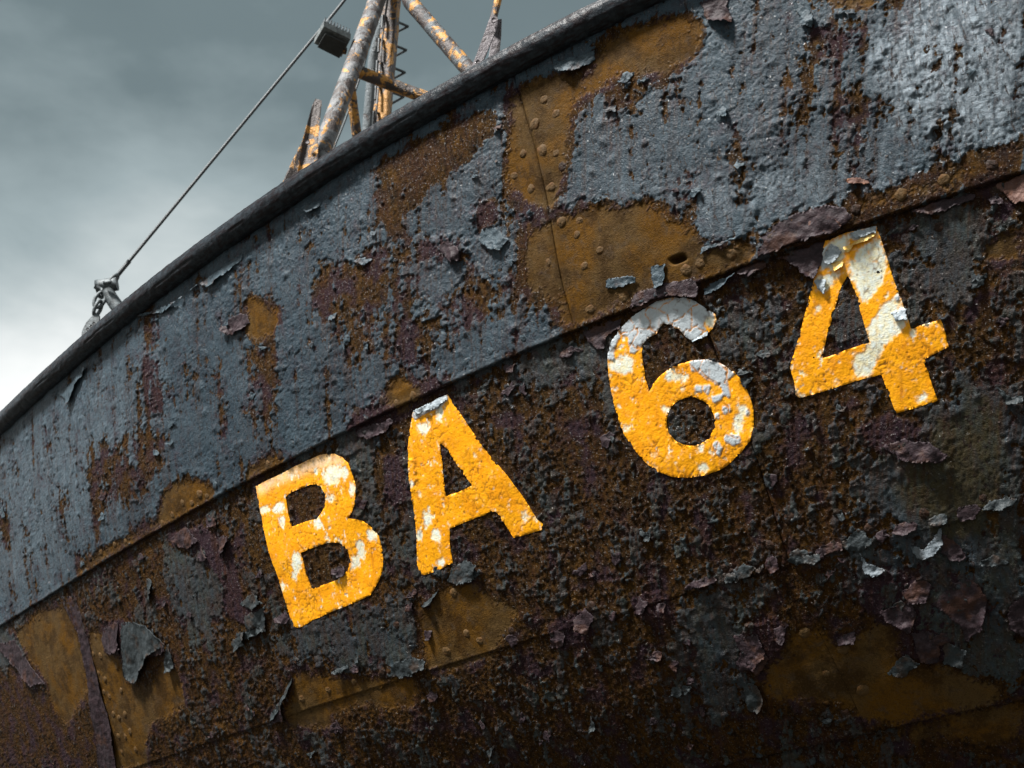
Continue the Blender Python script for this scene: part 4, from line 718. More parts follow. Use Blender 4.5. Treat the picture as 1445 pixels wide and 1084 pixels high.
def plate_at(s, t):
    for p in plates:
        a, b_, lo, hi = p['_r']
        if lo <= t < hi and a <= s < b_:
            return p
    return plates[3]


OFF = [.011, .0115, -.001, 0, .0005, -.0022, -.0010, -.014, -.016]


def off_at(s, t):
    return OFF[plates.index(plate_at(s, t))]


# ------------------------------------------------------------------ rivets
rv_meshes = []
for k in range(4):
    r_ = np.random.RandomState(500 + k)
    rings, seg = [(1.12, -.25), (1.0, .08), (.86, .26), (.6, .43), (.28, .52)], 12
    vs = []
    for q, (rad_, z) in enumerate(rings):
        for i in range(seg):
            a = 2 * math.pi * i / seg
            j = 1 + .10 * r_.randn() * (q > 0) + .06 * math.sin(2 * a + k)
            vs.append((.0148 * rad_ * j * math.cos(a), .0148 * rad_ * j * math.sin(a), 0.0080 * z * (1 + .15 * r_.randn())))
    vs.append((0, 0, .0080 * .54))
    qs = [(q * seg + i, q * seg + (i + 1) % seg, (q + 1) * seg + (i + 1) % seg, (q + 1) * seg + i) for q in range(len(rings) - 1) for i in range(seg)]
    ts = [((len(rings) - 1) * seg + i, (len(rings) - 1) * seg + (i + 1) % seg, len(rings) * seg) for i in range(seg)]
    for mat in (M_OCHRE, M_GREY, M_BROWN):
        o = mesh_np('rivet', vs, qs, mat, None, tris=ts)
        rv_meshes.append(o.data)
        bpy.data.objects.remove(o)


def frame_at(s, t, d):
    p, n = on_hull(np.array([s]), np.array([t]), np.array([d]))[0], normal(np.array([s]), np.array([t]))[0]
    u = surf(np.array([s + .01]), np.array([t]))[0] - surf(np.array([s - .01]), np.array([t]))[0]
    u /= np.linalg.norm(u)
    v_ = np.cross(n, u)
    return Matrix(((u[0], v_[0], n[0], p[0]), (u[1], v_[1], n[1], p[1]), (u[2], v_[2], n[2], p[2]), (0, 0, 0, 1)))


def part_world(o, parent, M):
    """parent a part whose matrix M is given in world space (its parents are only translated)"""
    off, q = Vector((0, 0, 0)), parent
    while q is not None:
        off += q.location
        q = q.parent
    o.parent = parent
    o.matrix_basis = Matrix.Translation(-off) @ M


rivet_pts = [tuple(P(p)) for p in DATA['rivets']]
for s_ in np.arange(-3.0, 1.7, .098):
    rivet_pts.append((s_ + rng.uniform(-.006, .006), .036 + rng.uniform(-.003, .003)))
for t_ in np.arange(-.62, -.06, .07):
    for sd, dt in ((.045, 0), (.085, .035)):
        rivet_pts.append((float(LAP(t_ + dt)) + sd * 1.6, t_ + dt))
for t_ in np.arange(-1.08, -.06, .11):
    for sd, dt in ((-.034, 0), (.036, .05)):
        rivet_pts.append((float(JOINT(t_ + dt)) + sd, t_ + dt))
for s_ in np.arange(-1.7, 1.5, .13):
    rivet_pts.append((s_ + rng.uniform(-.01, .01), -.662))
kept = []
for s_, t_ in rivet_pts:
    if any((s_ - a) ** 2 + (t_ - b_) ** 2 < .034 ** 2 for a, b_ in kept) or letter_cover[int((t_ - T0) / RES), int((s_ - S0) / RES)] > .5:
        continue
    o_, g_, h_ = [float(samp(A, s_, t_)) for A in (O, G, H)]
    if o_ < .4 and rng.rand() < .25:
        continue
    kept.append((s_, t_))
    kind = 0 if o_ > .4 else (1 if g_ > .5 and t_ > 0 else 2)
    o = bpy.data.objects.new('rivet', rv_meshes[3 * rng.randint(4) + kind])
    COL.objects.link(o)
    sink = .0012 if kind == 0 else .002
    sc_ = rng.uniform(.70, 1.05)
    part_world(o, plate_at(s_, t_), frame_at(s_, t_, h_ + off_at(s_, t_) - sink) @ Matrix.Rotation(rng.uniform(0, 6.28), 4, 'Z') @ Matrix.Scale(sc_, 4))
print('rivets', len(kept))

# ------------------------------------------------------------------ painted letters
H_under = H


def poly_sdf(px, py, poly):
    d2 = np.full(px.shape, 9.0)
    ins = np.zeros(px.shape, bool)
    for a, b_ in zip(poly, np.roll(poly, -1, 0)):
        e = b_ - a
        wx, wy = px - a[0], py - a[1]
        k = np.clip((wx * e[0] + wy * e[1]) / (e @ e + 1e-12), 0, 1)
        d2 = np.minimum(d2, (wx - k * e[0]) ** 2 + (wy - k * e[1]) ** 2)
        if a[1] != b_[1]:
            c = (a[1] > py) != (b_[1] > py)
            ins ^= c & (px < e[0] * (py - a[1]) / (e[1]) + a[0])
    return np.where(ins, -1, 1) * np.sqrt(d2)


plate_f = raster(DATA['plate'])
chalk_f = raster(DATA['chalk'])
plate_m = sig(blur(plate_f, .003) - .5 + .3 * n1 + .25 * n05, .03)
chalk_m = np.clip(sig(blur(chalk_f, .006) - .5 + .65 * n3 + .55 * n1 + .35 * n05 + .15 * n_st, .07), 0, 1)
lit_fade_m = blur(raster(DATA['lit_fade']), .010)  # pale top bar of the B, its brighter lighting put into the colour
chip_rand = smooth(fbm(.026, .032, 601, 4, .75) + .35 * fbm(.2, .2, 611, 2), .33, .42)
chalk_m = np.maximum(np.maximum(chalk_m, .9 * chip_rand), .55 * lit_fade_m)
pit_m = smooth(fbm(.009, .010, 621, 3, .6) + .35 * fbm(.07, .07, 631, 2), .42, .56)
spl_m = .5 * smooth(fbm(.02, .12, 641, 3, x=X - .25 * Y) + .3 * n12, .25, .6)


crack2 = 1 - (1 - smooth(voronoi(.028, 657, wpx * 2, wpy * 2)[1], .02, .085)) * smooth(fbm(.09, .09, 658, 3), -.08, .2)
crack = smooth(voronoi(.05, 655, wpx * 2.2, wpy * 2.2)[1], .015, .055)


def letter(ch, name, label):
    polys = [P(p) for p in DATA['letters'][ch]]
    lo, hi = polys[0].min(0) - .012, polys[0].max(0) + .012
    g = .0023
    xs = np.arange(lo[0], hi[0], g)
    ys = np.arange(lo[1], hi[1], g)
    PX, PY = np.meshgrid(xs, ys)
    wob = .0013 * fbm(.02, .02, 700 + ord(ch), 3, x=PX, y=PY)

    def sdf(a, b_):
        d = poly_sdf(a, b_, polys[0])
        for h_ in polys[1:]:
            d = np.maximum(d, -poly_sdf(a, b_, h_))
        return d
    F_ = sdf(PX, PY) + wob
    # holes eaten right through the paint
    eat = samp(fbm_eat, PX, PY)
    F_ = F_ + .0050 * smooth(eat, .16, .42) + .0009 * fbm(.008, .008, 705, 2, x=PX, y=PY)
    F_ = np.maximum(F_, (eat - .56) * .03)
    gy_d, gx_d = np.gradient(F_, g)
    gl = gx_d ** 2 + gy_d ** 2 + 1e-6
    near = np.abs(F_) < g * 1.1
    SX = PX - np.where(near, F_ * gx_d / np.maximum(gl, .25), 0)
    SY = PY - np.where(near, F_ * gy_d / np.maximum(gl, .25), 0)
    inn = F_ < g * .75
    q = inn[:-1, :-1] & inn[1:, :-1] & inn[:-1, 1:] & inn[1:, 1:]
    ctr = (F_[:-1, :-1] + F_[1:, :-1] + F_[:-1, 1:] + F_[1:, 1:]) / 4
    q &= ctr < 0
    n_c = len(xs)
    quads = grid_quads(len(ys), n_c)[q.ravel()]
    pl, chk, pit, spl = [samp(A, SX, SY) for A in (plate_m, chalk_m, pit_m, spl_m)]
    spl = np.maximum(spl, .9 * pl * (1 - samp(crack, SX, SY)))
    pit = np.maximum(pit, .75 * (1 - samp(crack2, SX, SY)))
    pl = pl * (.25 + .75 * samp(crack, SX, SY))
    deep = np.clip(-F_ / .006, 0, 1)
    D = samp(H_under, SX, SY) + .0012 + .0002 * deep + .0013 * pl - .0012 * pl * (1 - samp(crack, SX, SY)) - .0011 * chk * (1 - pl) - .0016 * pit
    D = D + .0004 * samp(n1, SX, SY) + .0003 * fbm(.006, .006, 720, 2, x=SX, y=SY) + .0004 * samp(n3, SX, SY)
    D = np.maximum(D, samp(H, SX, SY) + .0007)
    D = D + off_mid
    use = np.unique(quads)
    remap = np.full(PX.size, -1)
    remap[use] = np.arange(len(use))
    quads = remap[quads]
    fl = lambda A: A.ravel()[use]
    V = on_hull(fl(SX), fl(SY), fl(D))
    att = np.stack([fl(chk), fl(pl), fl(pit) * .9, fl(spl)], -1)
    # the rim turns down to the plating
    e = np.concatenate([quads[:, [0, 1]], quads[:, [1, 2]], quads[:, [2, 3]], quads[:, [3, 0]]])
    key = np.sort(e, 1)
    _, idx, cnt = np.unique(key[:, 0] * 1000003 + key[:, 1], return_index=True, return_counts=True)
    rim = e[idx[cnt == 1]]
    rv = np.unique(rim)
    low = np.full(len(use), -1)
    low[rv] = len(use) + np.arange(len(rv))
    V2 = on_hull(fl(SX)[rv], fl(SY)[rv], fl(D)[rv] - .006)
    dup_ = low + len(rv)          # the rim has its own copy of the edge, so the film keeps a crisp edge
    sk = np.stack([dup_[rim[:, 1]], dup_[rim[:, 0]], low[rim[:, 0]], low[rim[:, 1]]], 1)
    o = mesh_np(name, np.concatenate([V, V2, V[rv]]) - ship_loc, np.concatenate([quads, sk]), M_LETTER, ship, {'coat': np.concatenate([att, att[rv], att[rv]])})
    o['label'] = label
    return o


fbm_eat = fbm(.03, .03, 651, 4, .65) + .2 * fbm(.2, .2, 661, 2)
off_mid = .0005
letter('B', 'painted_letter', 'yellow letter B flaking to white, first of the registration')
letter('A', 'painted_letter', 'yellow letter A with a grey white patch at its tip')
letter('6', 'painted_number', 'yellow number 6 with its top arc worn to grey white')
letter('4', 'painted_number', 'yellow number 4 with pale upper stroke and curling chips')

# ------------------------------------------------------------------ flakes of paint and rust scale that stand off the plating
H_fl = blur(H, .010) + .0012


def flake(outline, lift, mat, seed, name='paint_flake', parent=None, hinge=None, base=.0018):
    r_ = np.random.RandomState(seed)
    pts = np.array(outline, float)
    if (np.roll(pts, -1, 0) * pts[:, ::-1] @ np.array([1, -1])).sum() > 0:
        pass
    area = .5 * np.sum(pts[:, 0] * np.roll(pts[:, 1], -1) - np.roll(pts[:, 0], -1) * pts[:, 1])
    if area < 0:
        pts = pts[::-1]
    size = np.sqrt(abs(area))
    stp = max(.0045, size / 14)
    ring = []
    for a, b_ in zip(pts, np.roll(pts, -1, 0)):
        n = max(1, int(np.linalg.norm(b_ - a) / stp))
        for k in range(n):
            ring.append(a + (b_ - a) * k / n)
    ring = np.array(ring)
    ring = ring + r_.randn(*ring.shape) * stp * .32 + size * .10 * np.stack([fbm(size * .35, size * .35, seed % 190 + 3, 3, x=ring[:, 0], y=ring[:, 1]), fbm(size * .35, size * .35, seed % 190 + 9, 3, x=ring[:, 0], y=ring[:, 1])], 1)
    c = ring.mean(0)
    if hinge is None:
        hinge = math.pi / 2 + r_.uniform(-.6, .6)
    hd = np.array([math.cos(hinge), math.sin(hinge)])
    pr = (ring - c) @ hd
    p0, p1 = pr.max(), pr.min()
    levels = [1, .84, .6, .32]
    rows, hts = [], []
    m = len(ring)
    for lv in levels:
        q = c + (ring - c) * lv
        w_ = np.clip((p0 - (q - c) @ hd) / max(p0 - p1, 1e-4), 0, 1)
        wav = fbm(size * .45, size * .45, seed % 200 + 800, 3, x=q[:, 0], y=q[:, 1])
        z = base + lift * (w_ ** 2.2) * (.8 + .9 * wav) + .003 * wav - .003 * (1 - w_) ** 3
        rows.append(q)
        hts.append(np.maximum(z, -.0015))
    w_c = np.clip(p0 / max(p0 - p1, 1e-4), 0, 1)
    Q = np.concatenate(rows + [c[None]])
    Z = np.concatenate(hts + [[base + lift * w_c ** 2.0]])
    off = off_at(c[0], c[1])
    bse = samp(H_fl, Q[:, 0], Q[:, 1]) + off
    # the curl also draws the free edge back a little
    Q = Q + hd[None] * (np.clip(Z - base, 0, 1) * .45)[:, None]
    th = .0012 if lift < .025 else .0018
    Vf = on_hull(Q[:, 0], Q[:, 1], bse + Z)
    Vb = on_hull(Q[:, 0], Q[:, 1], bse + Z - th)
    quads, tris = [], []
    nv = len(Q)
    for k in range(len(levels) - 1):
        for i in range(m):
            a, b_ = k * m + i, k * m + (i + 1) % m
            quads.append((a, b_, b_ + m, a + m))
            quads.append((nv + b_, nv + a, nv + a + m, nv + b_ + m))
    k = (len(levels) - 1) * m
    for i in range(m):
        tris.append((k + i, k + (i + 1) % m, nv - 1))
        tris.append((nv + k + (i + 1) % m, nv + k + i, 2 * nv - 1))
        quads.append((nv + i, nv + (i + 1) % m, (i + 1) % m, i))
    pl = plate_at(c[0], c[1]) if parent is None else parent
    return mesh_np(name, np.concatenate([Vf, Vb]) - ship_loc, quads, mat, pl, tris=tris)


def sheet(outline, lift, mat, seed, name, base=.002):
    pts = np.array(outline, float)
    lo, hi = pts.min(0) - .016, pts.max(0) + .016
    size = float(np.sqrt(np.prod(hi - lo)))
    g = float(np.clip(size / 48, .0024, .0042))
    xs, ys = np.arange(lo[0], hi[0], g), np.arange(lo[1], hi[1], g)
    PX, PY = np.meshgrid(xs, ys)
    F_ = poly_sdf(PX, PY, pts) + min(.010, size * .09) * fbm(size * .22, size * .22, seed % 190 + 11, 4, .65, x=PX, y=PY)
    gy_d, gx_d = np.gradient(F_, g)
    gl = np.maximum(gx_d ** 2 + gy_d ** 2, .25)
    near = np.abs(F_) < g * 1.1
    SX, SY = PX - np.where(near, F_ * gx_d / gl, 0), PY - np.where(near, F_ * gy_d / gl, 0)
    inn = F_ < g * .75
    q = inn[:-1, :-1] & inn[1:, :-1] & inn[:-1, 1:] & inn[1:, 1:] & ((F_[:-1, :-1] + F_[1:, :-1] + F_[:-1, 1:] + F_[1:, 1:]) < 0)
    quads = grid_quads(len(ys), len(xs))[q.ravel()]
    if len(quads) < 3:
        return None
    r_ = np.random.RandomState(seed)
    hd = math.pi / 2 + r_.uniform(-.7, .7)
    hd = np.array([math.cos(hd), math.sin(hd)])
    c = pts.mean(0)
    pr = (SX - c[0]) * hd[0] + (SY - c[1]) * hd[1]
    pp = (pts - c) @ hd
    w_ = np.clip((pp.max() - pr) / (pp.max() - pp.min()), 0, 1)
    wav = fbm(size * .4, size * .4, seed % 200 + 800, 3, x=SX, y=SY)
    bub = fbm(.022, .022, seed % 200 + 805, 3, .55, x=SX, y=SY)
    rim_lift = np.exp(np.minimum(F_, 0) / .007)
    Z = base + lift * w_ ** 2.2 * np.clip(.55 + 1.1 * wav, 0, 2) + .0030 * bub + .004 * rim_lift * w_ * np.clip(.5 + 1.5 * wav, 0, 1.5) - .0035 * (1 - w_) ** 3
    bse = samp(H_fl, SX, SY) + off_at(c[0], c[1])
    QX, QY = SX + hd[0] * np.clip(Z - base, 0, 1) * .4, SY + hd[1] * np.clip(Z - base, 0, 1) * .4
    use = np.unique(quads)
    remap = np.full(PX.size, -1)
    remap[use] = np.arange(len(use))
    quads = remap[quads]
    fl = lambda A: A.ravel()[use]
    n_ = len(use)
    V = np.concatenate([on_hull(fl(QX), fl(QY), fl(bse + Z)), on_hull(fl(QX), fl(QY), fl(bse + Z) - .0014)])
    e = np.concatenate([quads[:, [0, 1]], quads[:, [1, 2]], quads[:, [2, 3]], quads[:, [3, 0]]])
    key = np.sort(e, 1)
    _, idx, cnt = np.unique(key[:, 0] * 1000003 + key[:, 1], return_index=True, return_counts=True)
    rim = e[idx[cnt == 1]]
    sk = np.stack([rim[:, 1], rim[:, 0], rim[:, 0] + n_, rim[:, 1] + n_], 1)
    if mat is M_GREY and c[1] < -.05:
        mat = M_GREY_SHADED
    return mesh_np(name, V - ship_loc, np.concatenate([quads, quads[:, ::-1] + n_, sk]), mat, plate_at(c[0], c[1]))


lap_row = []
for k, s_ in enumerate(np.arange(.45, 1.6, .085)):
    s_, wd, hg = s_ + rng.uniform(-.02, .02), rng.uniform(.022, .05), rng.uniform(.012, .026)
    lap_row.append(('pgpgpl'[k % 6] if k % 6 < 5 else 'g', rng.uniform(8, 16), [[1000 * (s_ + wd * math.cos(a) * rng.uniform(.7, 1.2)), 1000 * (-.683 + hg * math.sin(a) * rng.uniform(.7, 1.2))] for a in np.arange(0, 6.2, .7)]))
for k, (c_, l_, o_) in enumerate(DATA['flakes'] + lap_row):
    sheet(P(o_), l_ / 1000 * .8, FLAKE_MAT[c_], 900 + k, 'rust_scale' if c_ in 'po' else 'paint_flake', base=.0045 if c_ in 'wy' else .002)
n_rand = 0
e_map = np.abs(G - .5)
tries = 0
while n_rand < 150 and tries < 60000:
    tries += 1
    s_, t_ = rng.uniform(-3.1, 1.55), rng.uniform(-1.25, .63)
    j_, i_ = int((t_ - T0) / RES), int((s_ - S0) / RES)
    if e_map[j_, i_] > .25 or letter_soft[j_, i_] > .05 or abs(t_) < .02:
        continue
    dens = .55 if t_ > 0 else 1.0
    dens *= np.interp(s_, [-3, -1.5, 0, 1.5], [.25, .5, .9, 1])
    if rng.rand() > dens:
        continue
    rad_ = rng.uniform(.009, .021) * np.interp(s_, [-3, 0, 1.5], [1.8, 1.15, 1])
    nn = rng.randint(6, 10)
    an = np.sort(rng.uniform(0, 6.28, nn))
    rr = rad_ * rng.uniform(.55, 1.25, nn)
    out_ = np.stack([s_ + rr * np.cos(an) * 1.15, t_ + rr * np.sin(an) * .85], 1)
    mat = M_GREY if rng.rand() < (.85 if t_ > 0 else .30) else M_PURPLE
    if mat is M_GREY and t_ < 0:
        mat = M_GREY_SHADED
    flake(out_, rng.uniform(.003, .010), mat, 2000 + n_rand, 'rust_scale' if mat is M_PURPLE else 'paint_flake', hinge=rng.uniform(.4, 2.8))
    n_rand += 1
print('flakes', n_rand + len(DATA['flakes']))

# crumbs of scale too small to pick apart, all over the lower strake
cr_v, cr_q = [], []
N_CR = 1800
cs, ct = rng.uniform(-3.2, 1.6, N_CR * 4), rng.uniform(-1.3, .66, N_CR * 4)
jj, ii = ((ct - T0) / RES).astype(int), ((cs - S0) / RES).astype(int)
keep = (letter_soft[jj, ii] < .08) & (O[jj, ii] < .3) & (rng.rand(len(cs)) < np.where(ct > 0, .12 + .5 * flaky[jj, ii], .45 + .5 * S[jj, ii])) & (rng.rand(len(cs)) < np.interp(cs, [-3.2, -1, 1.6], [.3, .6, 1]))
cs, ct = cs[keep][:N_CR], ct[keep][:N_CR]
off_v = np.where(ct > 0, .011, np.where(ct > -.7, 0, np.where(ct > -1.14, -.0016, -.014)))
hb = samp(H, cs, ct) + off_v
sz = rng.uniform(.0016, .0045, len(cs)) * np.interp(cs, [-3.2, 0, 1.6], [1.6, 1.1, 1.0])
an = rng.uniform(0, 6.28, len(cs))
lf = rng.uniform(.2, .7, len(cs)) * sz
corn = []
for k, (a_, up_) in enumerate(((0, 0), (1.57, .8), (3.14, 1.25), (4.71, .5))):
    jr = rng.uniform(.7, 1.3, len(cs))
    corn.append(on_hull(cs + sz * jr * np.cos(an + a_), ct + sz * jr * np.sin(an + a_), hb + lf * up_ - .0004))
bot = [on_hull(cs + sz * .7 * np.cos(an + a_), ct + sz * .7 * np.sin(an + a_), hb - .002) for a_ in (0, 1.57, 3.14, 4.71)]
CV = np.stack(corn + bot, 1).reshape(-1, 3)
b0 = np.arange(len(cs))[:, None] * 8
CQ = np.concatenate([b0 + np.array([f]) for f in ((0, 1, 2, 3), (1, 0, 4, 5), (2, 1, 5, 6), (3, 2, 6, 7), (0, 3, 7, 4))])
M_CRUMB = coat_material('scale_crumbs', (.016, .010, .008), (.036, .030, .030), (.016, .008, .005), .6, .5, (.05, .02, .008), .6)
crumbs = mesh_np('scale_crumbs', CV - ship_loc, CQ, M_CRUMB, ship, smooth_shade=False)
crumbs['kind'] = 'stuff'

# ------------------------------------------------------------------ rubbing rail along the bulwark top
s_r = S_ALL[S_ALL < 6.0]
s_r = np.concatenate([s_r[::1], [6.0]])
ang = np.linspace(RAD(-118), RAD(150), 54)
SR, AR = np.meshgrid(s_r, ang)
long1 = fbm(.16, .45, 850, 3, x=SR, y=AR)
long2 = fbm(.03, .16, 860, 3, x=SR + .02 * fbm(.1, .5, 861, 2, x=SR, y=AR), y=AR)
rag = fbm(.013, .2, 870, 3, x=SR, y=AR)
split = np.exp(-((AR - .62 - .22 * fbm(.5, 9, 880, 3, x=SR, y=AR)) / .05) ** 2) * smooth(fbm(.3, 9, 885, 2, x=SR, y=0 * AR), -.35, .1)
split2 = np.exp(-((AR + .35 - .30 * fbm(.35, 9, 890, 3, x=SR, y=AR)) / .045) ** 2) * smooth(fbm(.25, 9, 895, 2, x=SR, y=0 * AR), .0, .25)
RR = .0375 + -.0004 + .0014 * long1 + .0006 * long2 + .0004 * rag + .0012 * fbm(.03, .5, 898, 3, x=SR, y=AR) + .0014 * fbm(.035, .035, 899, 4, .55, x=SR, y=AR * .037) - .006 * split - .004 * split2
# a flat worn upper face, rounded belly
RR = RR * (1 + .10 * np.cos(2 * (AR - .2)) * .5)
ctr_t = .7315
V = on_hull(SR, ctr_t + RR * np.sin(AR) * 1.08, .016 + RR * np.cos(AR) * 1.02)
rail_att = np.stack([smooth(long2 + .6 * long1, -.1, .35), np.clip(split + split2, 0, 1), 0 * SR, 0 * SR], -1).reshape(-1, 4)
rail = mesh_np('rubbing_rail', V.reshape(-1, 3) - ship_loc, grid_quads(len(ang), len(s_r)), M_RAIL, ship, {'coat': rail_att})
rail['label'] = 'black half round rubbing rail, cracked, along the top of the hull'

# ------------------------------------------------------------------ the far side, stem and deck of the ship
CL0 = surf(np.array([-5.4]), np.array([.7]))[0]
cl_a = f_psi(2.0)
cl_d = np.array([math.cos(cl_a), -math.sin(cl_a), 0.0])
cl_n = np.array([math.sin(cl_a), math.cos(cl_a), 0.0])       # towards the far side
CL0 = CL0 + cl_n * .10


def mirror(Pw):
    d_ = ((Pw - CL0) @ cl_n)[..., None]
    return Pw - 2 * d_ * cl_n


sm = np.linspace(-5.4, 6, 70)
tm = np.linspace(-3.0, .76, 40)
SM, TM = np.meshgrid(sm, tm)
far = mirror(surf(SM, TM))
zero4 = np.tile([1, 0, 0, .1], (SM.size, 1))
wear4 = np.tile([.5, .2, 0, .2], (SM.size, 1))
o = mesh_np('far_side_plating', far.reshape(-1, 3) - ship_loc, grid_quads(40, 70, True), M_HULL, ship, {'cover': zero4, 'wear': wear4})
near_e, far_e = surf(np.full(40, -5.4), tm), mirror(surf(np.full(40, -5.4), tm))
midl = (near_e + far_e) / 2 - cl_d * .07
V = np.stack([near_e, midl, far_e], 0).reshape(-1, 3)
mesh_np('stem_bar', V - ship_loc, grid_quads(3, 40), M_RAIL, ship, {'coat': np.zeros((len(V), 4))})
dk = np.full(70, .10)
near_d = surf(sm, dk)
V = np.stack([near_d, mirror(near_d)], 0).reshape(-1, 3)
M_DECK = plain_material('worn_deck', (.07, .065, .055), .8, 0, .4, 12)
mesh_np('deck', V - ship_loc, grid_quads(2, 70), M_DECK, ship)
tr_n = surf(np.full(40, 6.0), tm)
mesh_np('after_bulkhead', np.stack([tr_n, mirror(tr_n)], 0).reshape(-1, 3) - ship_loc, grid_quads(2, 40), M_DECK, ship)


# ------------------------------------------------------------------ round and flat bars
def tube(name, pts, rad_, mat, parent, seg=20, step=.02, rough_=.0, seed=0, taper=None, closed_ends=True, base=None):
    pts = np.array(pts, float)
    base = np.zeros(3) if base is None else np.array(base)
    L_ = np.concatenate([[0], np.cumsum(np.linalg.norm(np.diff(pts, axis=0), axis=1))])
    n = max(2, int(L_[-1] / step) + 1)
    u = np.linspace(0, L_[-1], n)
    C_ = np.stack([np.interp(u, L_, pts[:, k]) for k in range(3)], 1)
    if len(pts) > 2 and n > 8 and name != 'rung':
        for _ in range(3):
            C_[1:-1] = (C_[:-2] + 2 * C_[1:-1] + C_[2:]) / 4
    tg_ = np.gradient(C_, axis=0)
    tg_ /= np.linalg.norm(tg_, axis=1, keepdims=True)
    ref = np.array([0, 1, .13]) if abs(tg_[0] @ np.array([0, 1, .13])) < .9 else np.array([1, 0, .1])
    n1_ = np.cross(tg_, ref)
    n1_ /= np.linalg.norm(n1_, axis=1, keepdims=True)
    n2_ = np.cross(tg_, n1_)
    a = np.linspace(0, 2 * math.pi, seg, endpoint=False)
    r0 = np.full(n, rad_) if taper is None else np.interp(u / L_[-1], [0, 1], taper)
    R_ = np.repeat(r0[:, None], seg, 1)
    if rough_:
        r_ = np.random.RandomState(seed)
        nz = r_.randn(n, seg)
        for _ in range(2):
            nz = (np.roll(nz, 1, 1) + nz + np.roll(nz, -1, 1)) / 3
            nz = (np.roll(nz, 1, 0) + nz + np.roll(nz, -1, 0)) / 3
        R_ = R_ + rough_ * np.round(nz * 9) / 6
    V_ = C_[:, None] + R_[..., None] * (np.cos(a)[None, :, None] * n1_[:, None] + np.sin(a)[None, :, None] * n2_[:, None])
    V_ = V_.reshape(-1, 3)
    q = []
    i = (np.arange(n - 1)[:, None] * seg + np.arange(seg)[None, :])
    j = (np.arange(n - 1)[:, None] * seg + (np.arange(seg)[None, :] + 1) % seg)
    q = np.stack([i, j, j + seg, i + seg], -1).reshape(-1, 4)
    V_ = np.concatenate([V_, C_[[0, -1]]])
    tr = [(k2, nn_, len(V_) - 2) for k2, nn_ in ((k, (k + 1) % seg) for k in range(seg))]
    b0_ = (n - 1) * seg
    tr += [(b0_ + (k + 1) % seg, b0_ + k, len(V_) - 1) for k in range(seg)]
    tr = [(t_[1], t_[0], t_[2]) for t_ in tr]
    return mesh_np(name, V_ - base, q[:, ::-1], mat, parent, tris=tr)


def bar(name, a, b_, width, thick, mat, parent, base=None, side=(0, 1, 0), taper=1.0, bend=0.0, n=14, seed=1):
    """a flat bar from a to b, slightly irregular, 'side' is the direction of its thickness"""
    a, b_ = np.array(a, float), np.array(b_, float)
    base = np.zeros(3) if base is None else np.array(base)
    d_ = (b_ - a) / np.linalg.norm(b_ - a)
    s_ = np.array(side, float)
    s_ = s_ - d_ * (s_ @ d_)
    s_ /= np.linalg.norm(s_)
    w_ = np.cross(d_, s_)
    r_ = np.random.RandomState(seed)
    V_ = []
    for k in range(n):
        u = k / (n - 1)
        c = a + (b_ - a) * u + w_ * bend * math.sin(math.pi * u)
        hw = width / 2 * (1 + (taper - 1) * u)
        e1, e2 = r_.randn(2) * width * .022
        ch = thick * .2
        for x, y in ((-hw + e1 + ch, -1), (-hw + e1, -.6), (-hw + e1, .6), (-hw + e1 + ch, 1), (hw + e2 - ch, 1), (hw + e2, .6), (hw + e2, -.6), (hw + e2 - ch, -1)):
            V_.append(c + w_ * x + s_ * y * thick / 2)
    q = [(k * 8 + i, k * 8 + (i + 1) % 8, (k + 1) * 8 + (i + 1) % 8, (k + 1) * 8 + i) for k in range(n - 1) for i in range(8)]
    for b0_ in (0, (n - 1) * 8):
        f = [(b0_, b0_ + 1, b0_ + 2, b0_ + 3), (b0_, b0_ + 3, b0_ + 4, b0_ + 7), (b0_ + 4, b0_ + 5, b0_ + 6, b0_ + 7)]
        q += [x if b0_ == 0 else x[::-1] for x in f]
    return mesh_np(name, np.array(V_) - base, q, mat, parent, smooth_shade=False)


def bolt(pos, axis, rad_, mat, parent, base, name='bolt'):
    axis = np.array(axis, float) / np.linalg.norm(axis)
    p = np.array(pos, float)
    return tube(name, [p - axis * rad_ * .2, p + axis * rad_ * .9], rad_, mat, parent, seg=6, step=rad_, base=base)


def poly_plate(name, outline, thick, mat, parent, base, holes=()):
    """a thick plate through 3D points lying about in a plane, with a bevelled rim"""
    p = np.array(outline, float)
    c = p.mean(0)
    n_ = np.linalg.svd(p - c)[2][2]
    if n_[1] > 0:
        n_ = -n_
    m = len(p)
    rows = [c + (p - c) * .94 + n_ * thick / 2, p + n_ * thick * .3, p - n_ * thick * .3, c + (p - c) * .94 - n_ * thick / 2]
    V_ = np.concatenate(rows + [c[None] + n_ * thick / 2, c[None] - n_ * thick / 2])
    q = [(k * m + i, k * m + (i + 1) % m, (k + 1) * m + (i + 1) % m, (k + 1) * m + i) for k in range(3) for i in range(m)]
    tr = [((i + 1) % m, i, 4 * m) for i in range(m)] + [(3 * m + i, 3 * m + (i + 1) % m, 4 * m + 1) for i in range(m)]
    return mesh_np(name, V_ - base, q, mat, parent, tris=tr, smooth_shade=False)


# ------------------------------------------------------------------ the mast behind the rail
M_PALE = mast_material('pale_peeling_mast_paint', (.15, .155, .162), .09, .13)
M_YEL = mast_material('yellow_peeling_mast_paint', (.15, .12, .11), .20, .15)
M_DKYEL = mast_material('dark_yellow_mast_paint', (.04, .03, .022), .17, .12)
M_GREYM = mast_material('grey_mast_paint', (.13, .155, .17), -.06, .03)
M_IRON = plain_material('grey_iron', (.10, .115, .125), .55, .2, .4, 60)
M_DARK = plain_material('dark_iron', (.03, .036, .04), .5, .2, .4, 60)
M_WIRE = plain_material('wire_rope', (.035, .042, .046), .5, .3, .4, 300)
M_BRACK = mast_material('purple_brown_iron', (.12, .105, .115), -.05, .06)

